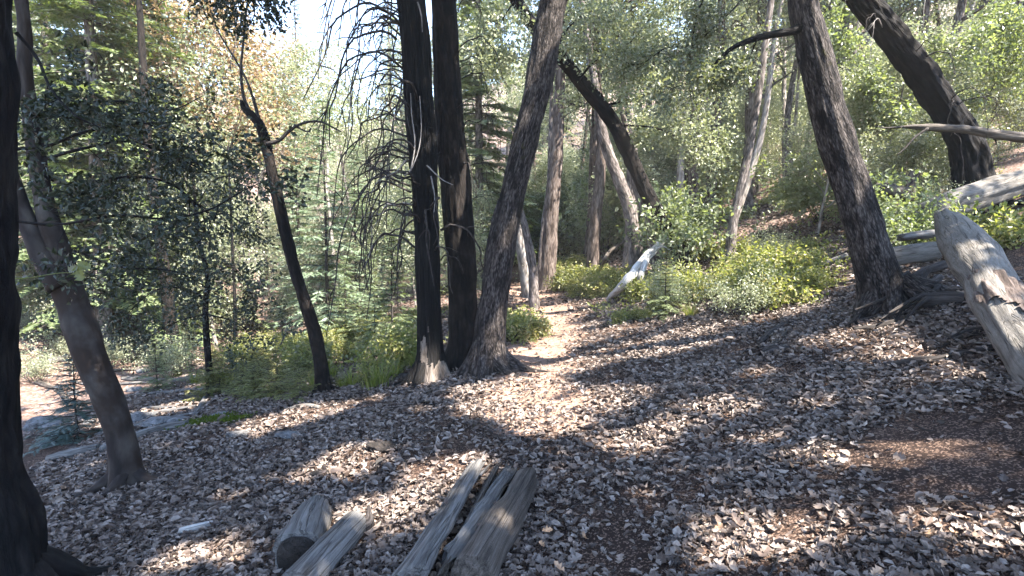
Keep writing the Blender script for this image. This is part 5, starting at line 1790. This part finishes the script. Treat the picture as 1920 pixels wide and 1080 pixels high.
# moss cushions on the gully edge
for i, (px, py, s) in enumerate([(378, 794, .16), (440, 790, .08), (410, 788, .07)]):
    rg = np.random.default_rng(500 + i)
    c = gp(px, py)
    n = 900
    pts = c + rg.normal(size=(n, 3)) * np.array([s, s * .5, 0])
    pts[:, 2] = ground_z(pts[:, 0], pts[:, 1]) + rg.uniform(0, .04, n)
    V, F = leaf_cloud(pts, rand_dirs(rg, n, 1.0), rand_dirs(rg, n), .035, LEAF)
    whole('moss_patch', ('bright moss cushion at the end of the gully log', 'small moss spot right of the moss cushion', 'tiny moss spot between the two others')[i], 'moss', Geo().add(V, F), M['moss'], c, None, False)
# one big green leaf hanging in front of the leaning smooth trunk
c = at(149, 512, 3.6)
lv, lf = oak_leaf(4, .15, 3, .42)
V, F = leaf_cloud(np.array([c, c + [.02, .02, .05], c + [-.04, 0, .03]]), np.array([[.3, 0, -1], [1, .1, -.3], [-.9, .1, -.3]]), np.array([[0, -1, .2]] * 3), np.array([.11, .09, .08]), (lv, lf))
gx_ = Geo().add(V, F).add(*tube(np.array([at(-30, 515, 3.3), at(40, 522, 3.45), at(110, 512, 3.55), c]), [.005, .004, .003, .002], sides=5, rings=16))
whole('leafy_twig', 'thin twig with bright green leaves before the leaning smooth trunk', 'twig', gx_, M['leaf_lime'], c, None, False)

# ------------------------------------------------------------------ leaf litter
rng = np.random.default_rng(8)
TM = [oak_leaf(3, c, i, w) for i, (c, w) in enumerate([(.30, .33), (.55, .30), (.15, .36), (.75, .26), (.4, .24)])]
CURL = [(np.column_stack([LEAF6[0][:, 0] - .5, LEAF6[0][:, 1] * w, LEAF6[0][:, 2] * k + .06 * (LEAF6[0][:, 0] - .5) ** 2]), LEAF6[1]) for w, k in ((1, 2.2), (.8, 3.5), (1.1, 1.2), (.7, -2.2))]


def density(x, y):
    u = x - trail_x(y)
    d = np.ones_like(x)
    d = d * (1 - .05 * np.exp(-(u / .42) ** 2) * (y < 5))
    d = d * (1 - .93 * np.exp(-(u / .62) ** 2) * np.clip((y - 4.0) / 3, 0, 1))
    d = d * np.clip(.92 + .8 * noise2(x, y, .55, 31) + .5 * noise2(x, y, .2, 32), .10, 1.3)
    # bare dark soil on the right
    bare = np.clip(1.7 * np.exp(-(((x - 2.55) / .62) ** 2 + ((y - 2.95) / .62) ** 2)) + .25 * noise2(x, y, .22, 51), 0, 1)
    bare2 = np.exp(-(((x - 1.0) / .45) ** 2 + ((y - 3.4) / .35) ** 2)) * .45
    d = d * (1 - .05 * np.exp(-(u / .42) ** 2) * (y < 5))
    d = d * (1 - .97 * bare) * (1 - bare2)
    return d


def scatter(n, x0, x1, y0, y1, size, templates, lift=.022, tilt=.27, cone=True):
    x = rng.uniform(x0, x1, n)
    y = rng.uniform(y0, y1, n)
    k = rng.uniform(0, 1.2, n) < density(x, y)
    x, y = x[k], y[k]
    n = len(x)
    z = ground_z(x, y)
    e = .04
    gxn = (ground_z(x + e, y) - z) / e
    gyn = (ground_z(x, y + e) - z) / e
    N = np.stack([-gxn, -gyn, np.ones(n)], 1) + rng.normal(size=(n, 3)) * tilt
    P = np.stack([x, y, z + .004 + rng.uniform(0, 1, n) ** 1.6 * lift], 1)
    D = rand_dirs(rng, n, 0, .25)
    S = size * rng.lognormal(0, .28, n)
    which = rng.integers(0, len(templates), n)
    g = Geo()
    for i, tm in enumerate(templates):
        m = which == i
        if m.any():
            g.add(*leaf_cloud(P[m], D[m], N[m], S[m], tm))
    return g


gl = Geo()


def merge(a, b):
    for V, F, B in zip(b.V, b.F, b.B):
        a.V.append(V)
        a.F.append(F - F.min() + a.n if False else F + a.n0)
        a.B.append(B)


def join(parts):
    g = Geo()
    for p in parts:
        off = 0
        for V, F in zip(p.V, p.F):
            g.add(V, F - off)
            off += len(V)
    return g


litter = join([
    scatter(8000, -3.2, 3.4, 1.3, 3.6, .052, TM, .03),
    scatter(30000, -3.6, 3.8, 1.3, .038 + 3.762, .041, CURL, .03),
    scatter(58000, -5.2, 5.4, 3.4, 7.2, .050, CURL, .035),
    scatter(42000, -7.0, 7.5, 7.0, 12.0, .062, CURL, .035),
    scatter(34000, -9.0, 11.0, 12.0, 22.0, .085, CURL[:2], .04),
])
litter_n = litter.n
lo = link('leaf_litter', litter.mesh('leaf_litter', (0, 0, 0), False), None, M['litter'], kind='stuff')
link('leaf_crumbs', join([scatter(52000, -4.0, 4.2, 1.3, 6.5, .016, CURL[:1], .006)]).mesh('leaf_crumbs', (0, 0, 0), False), None, M['litter_bits'], kind='stuff')
# the leaves lying nearest the camera, one by one
LEAFMESH = []
for i, (tm, lab) in enumerate(zip(TM, ['pale three-lobed oak leaf lying loose on top of the nearest litter', 'cupped brown oak leaf on top of the nearest litter', 'flat broad oak leaf on top of the nearest litter',
                                       'tightly curled dry oak leaf on top of the nearest litter', 'narrow dry oak leaf on top of the nearest litter'])):
    me = Geo().add(tm[0] * .066, tm[1]).mesh('fallen_leaf', (0, 0, 0), False)
    LEAFMESH.append((me, lab))
rng = np.random.default_rng(81)
k = 0
while k < 290:
    x, y = rng.uniform(-1.9, 2.5), 1.75 + 1.5 * rng.uniform() ** 1.3
    if abs(x) > 1.02 * y or rng.uniform() > float(density(np.array([x]), np.array([y]))[0]) + .12:
        continue
    if -.75 < x < .16 and y < 3.4 and (x > -.62 or True) and not (x < -.45 and y > 2.9):
        if rng.uniform() < .75:
            continue
    me, lab = LEAFMESH[k % 5]
    o = link('fallen_leaf', me, None, M['litter_one'], label=lab, category='leaf', group='fallen oak leaves nearest the camera')
    o.location = on_ground(x, y, .012 + rng.uniform() * .02)
    o.rotation_euler = (rng.normal() * .3, rng.normal() * .3 - .22, rng.uniform(0, 6.28))
    s = rng.uniform(.75, 1.35)
    o.scale = (s, s, s)
    k += 1
for _k, (_x, _y, _h) in enumerate([(800, 1050, .17), (836, 985, .18), (868, 940, .18), (905, 960, .15), (930, 985, .17), (900, 1040, .20), (955, 950, .17), (862, 1010, .12), (845, 1060, .10), (890, 975, .12),
                                   (575, 1010, .2), (600, 990, .19), (610, 1070, .175), (645, 1030, .17)]):
    me, lab = LEAFMESH[_k % 5]
    o = link('fallen_leaf', me, None, M['litter_one'], label='dry oak leaf caught on top of the grey logs at the trail edge', category='leaf', group='leaves caught on the near logs')
    o.location = gp(_x, _y, _h * .75)
    o.rotation_euler = (_k * .2 % .5, -.3, _k * 1.7)
    o.scale = (.8, .8, .8)
# ground cover on the lit slopes, too fine to count
rng = np.random.default_rng(90)
n = 9000
x = rng.uniform(-3, 9, n)
y = rng.uniform(9.5, 22, n)
k = (noise2(x, y, 1.6, 44) > .05) & (np.abs(x - trail_x(y)) > .9)
x, y = x[k], y[k]
P = np.stack([x, y, ground_z(x, y) + rng.uniform(.01, .16, len(x))], 1)
V, F = leaf_cloud(P, rand_dirs(rng, len(P), .4), rand_dirs(rng, len(P), .9), .075 * rng.lognormal(0, .3, len(P)), LEAF)
link('ground_cover', Geo().add(V, F).mesh('ground_cover', (0, 0, 0), False), None, M['leaf_lime'], kind='stuff')
# fine dead twigs strewn over the floor
rng = np.random.default_rng(91)
g = Geo()
for k in range(420):
    x, y = rng.uniform(-4, 5), rng.uniform(1.6, 11)
    if abs(x) > y * 1.05:
        continue
    a = rng.uniform(0, 6.28)
    L = rng.uniform(.06, .4)
    d = np.array([math.cos(a), math.sin(a)])
    pts = []
    for f in (-.5, 0, .5):
        q = np.array([x, y]) + d * L * f + rng.normal(size=2) * .02
        pts.append(on_ground(q[0], q[1], .02 + rng.uniform(0, .015)))
    g.add(*tube(np.array(pts), [.0055, .0045, .0025], sides=4, rings=5, cap=False))
link('twig_litter', g.mesh('twig_litter'), None, M['twig'], kind='stuff')
# ------------------------------------------------------------------ thin haze added to pale and soften the far woods
hz = Geo()
lo_, hi_ = np.array([-175.0, -45, -12]), np.array([175.0, 190, 95])
c8 = np.array([[x, y, z] for x in (0, 1) for y in (0, 1) for z in (0, 1)]) * (hi_ - lo_) + lo_
hz.add(c8, quads_to_tris(np.array([[0, 1, 3, 2], [4, 6, 7, 5], [0, 4, 5, 1], [2, 3, 7, 6], [0, 2, 6, 4], [1, 5, 7, 3]])))
mh, nt = new_mat('haze')
pv = nd(nt, 'ShaderNodeVolumePrincipled')
pv.inputs['Density'].default_value = .0010
pv.inputs['Color'].default_value = (1, .97, .92, 1)
oo = nd(nt, 'ShaderNodeOutputMaterial')
nt.links.new(pv.outputs[0], oo.inputs['Volume'])
link('haze', hz.mesh('haze', (0, 0, 0), False), None, mh, kind='stuff')

# ------------------------------------------------------------------ say which one: what each repeated plant stands beside, counted outwards from the trail head
BANDS = [(-400, 130, 'beside the black trunk'), (130, 330, 'right of the leaning smooth trunk'), (330, 480, 'left of the slim bending trunk'), (480, 620, 'behind the slim bending trunk'),
         (620, 770, 'between slim trunk and cedar'), (770, 900, 'behind the three trunks'), (900, 1060, 'over the trail bend'), (1060, 1250, 'by the arching trunk'),
         (1250, 1390, 'left of the thin leaning trunk'), (1390, 1540, 'between thin and mossy trunks'), (1540, 1720, 'behind the thick mossy trunk'), (1720, 2400, 'above the fallen logs')]
ORD = ['nearest', 'second nearest', 'third nearest', 'fourth nearest', 'fifth nearest', 'sixth nearest', 'seventh nearest', 'eighth nearest', 'ninth nearest', 'tenth nearest', 'eleventh nearest', 'twelfth nearest']
SHORT = {'trees of the woods behind': ' standing in the woods behind', 'understorey of the woods behind': ' in the understorey of the woods', 'understorey beyond the trail bend': ' in the understorey of the woods'}
by = {}
for o in COL.objects:
    if 'category' in o and o.get('group') and o['category'] not in ('leaf',):
        by.setdefault(o['label'], []).append(o)
for lab, obs in by.items():
    if len(obs) < 2:
        continue
    cells = {}
    for o in obs:
        px = 960 + FPX * o.location[0] / max(o.location[1], .1)
        b = next((t for a, c, t in BANDS if a <= px < c), 'above the fallen logs')
        cells.setdefault(b, []).append(o)
    stem_ = lab
    for cut in (' standing in the woods behind', ' in the woods behind', ' in the understorey of the woods', ' among the sunlit woods', ' among those growing in the gully behind the slim trunk',
                ' on the lit gully floor between slim trunk and cedar', ' in the sunny patch right of the trail', ' in the patch along the trail bend', ' on the gully floor', ' scattered on the right slope'):
        stem_ = stem_.replace(cut, '')
    for a_, b_ in (('leafy shrub crowding the left edge of the far trail bend', 'leafy shrub crowding the trail'), ('scrubby grey-green bush on the sunlit far bank', 'scrubby bush on the far bank'),
                   ('dark rounded bush beneath the oak boughs across the gully', 'dark rounded bush'), ('among the yellow-green shrubs', 'among shrubs'), ('yellow-green small-leaved shrub', 'yellow-green shrub'),
                   ('slender bare pole of a tree', 'slender bare pole'), ('tall high-crowned ruddy oak', 'tall ruddy oak'), ('low spreading pale-barked oak', 'low pale-barked oak')):
        stem_ = stem_.replace(a_, b_)
    for b, lst in cells.items():
        lst.sort(key=lambda o: o.location[1])
        for i, o in enumerate(lst):
            if len(lst) == 1:
                o['label'] = stem_ + ', the only one ' + b
            elif i < 12:
                o['label'] = stem_ + ' ' + b + ', ' + ORD[i] + ' of ' + ('both' if len(lst) == 2 else 'several')
            else:
                o['label'] = stem_ + ' ' + b + ', one of the farthest'
            w = o['label'].split(' ')
            if len(w) > 16:
                o['label'] = o['label'].replace(' of several', '').replace(' of both', '')
            if len(o['label'].split(' ')) > 16:
                o['label'] = o['label'].replace(' against the right side of the leaning trunk', '').replace('bright green plant in the clump', 'bright green plant by the leaning trunk').replace('leafy shrub under the trees beyond the trail bend', 'leafy shrub').replace(' along the trail bend', '')
            if len(o['label'].split(' ')) > 16:
                print('LONG', o['label'])
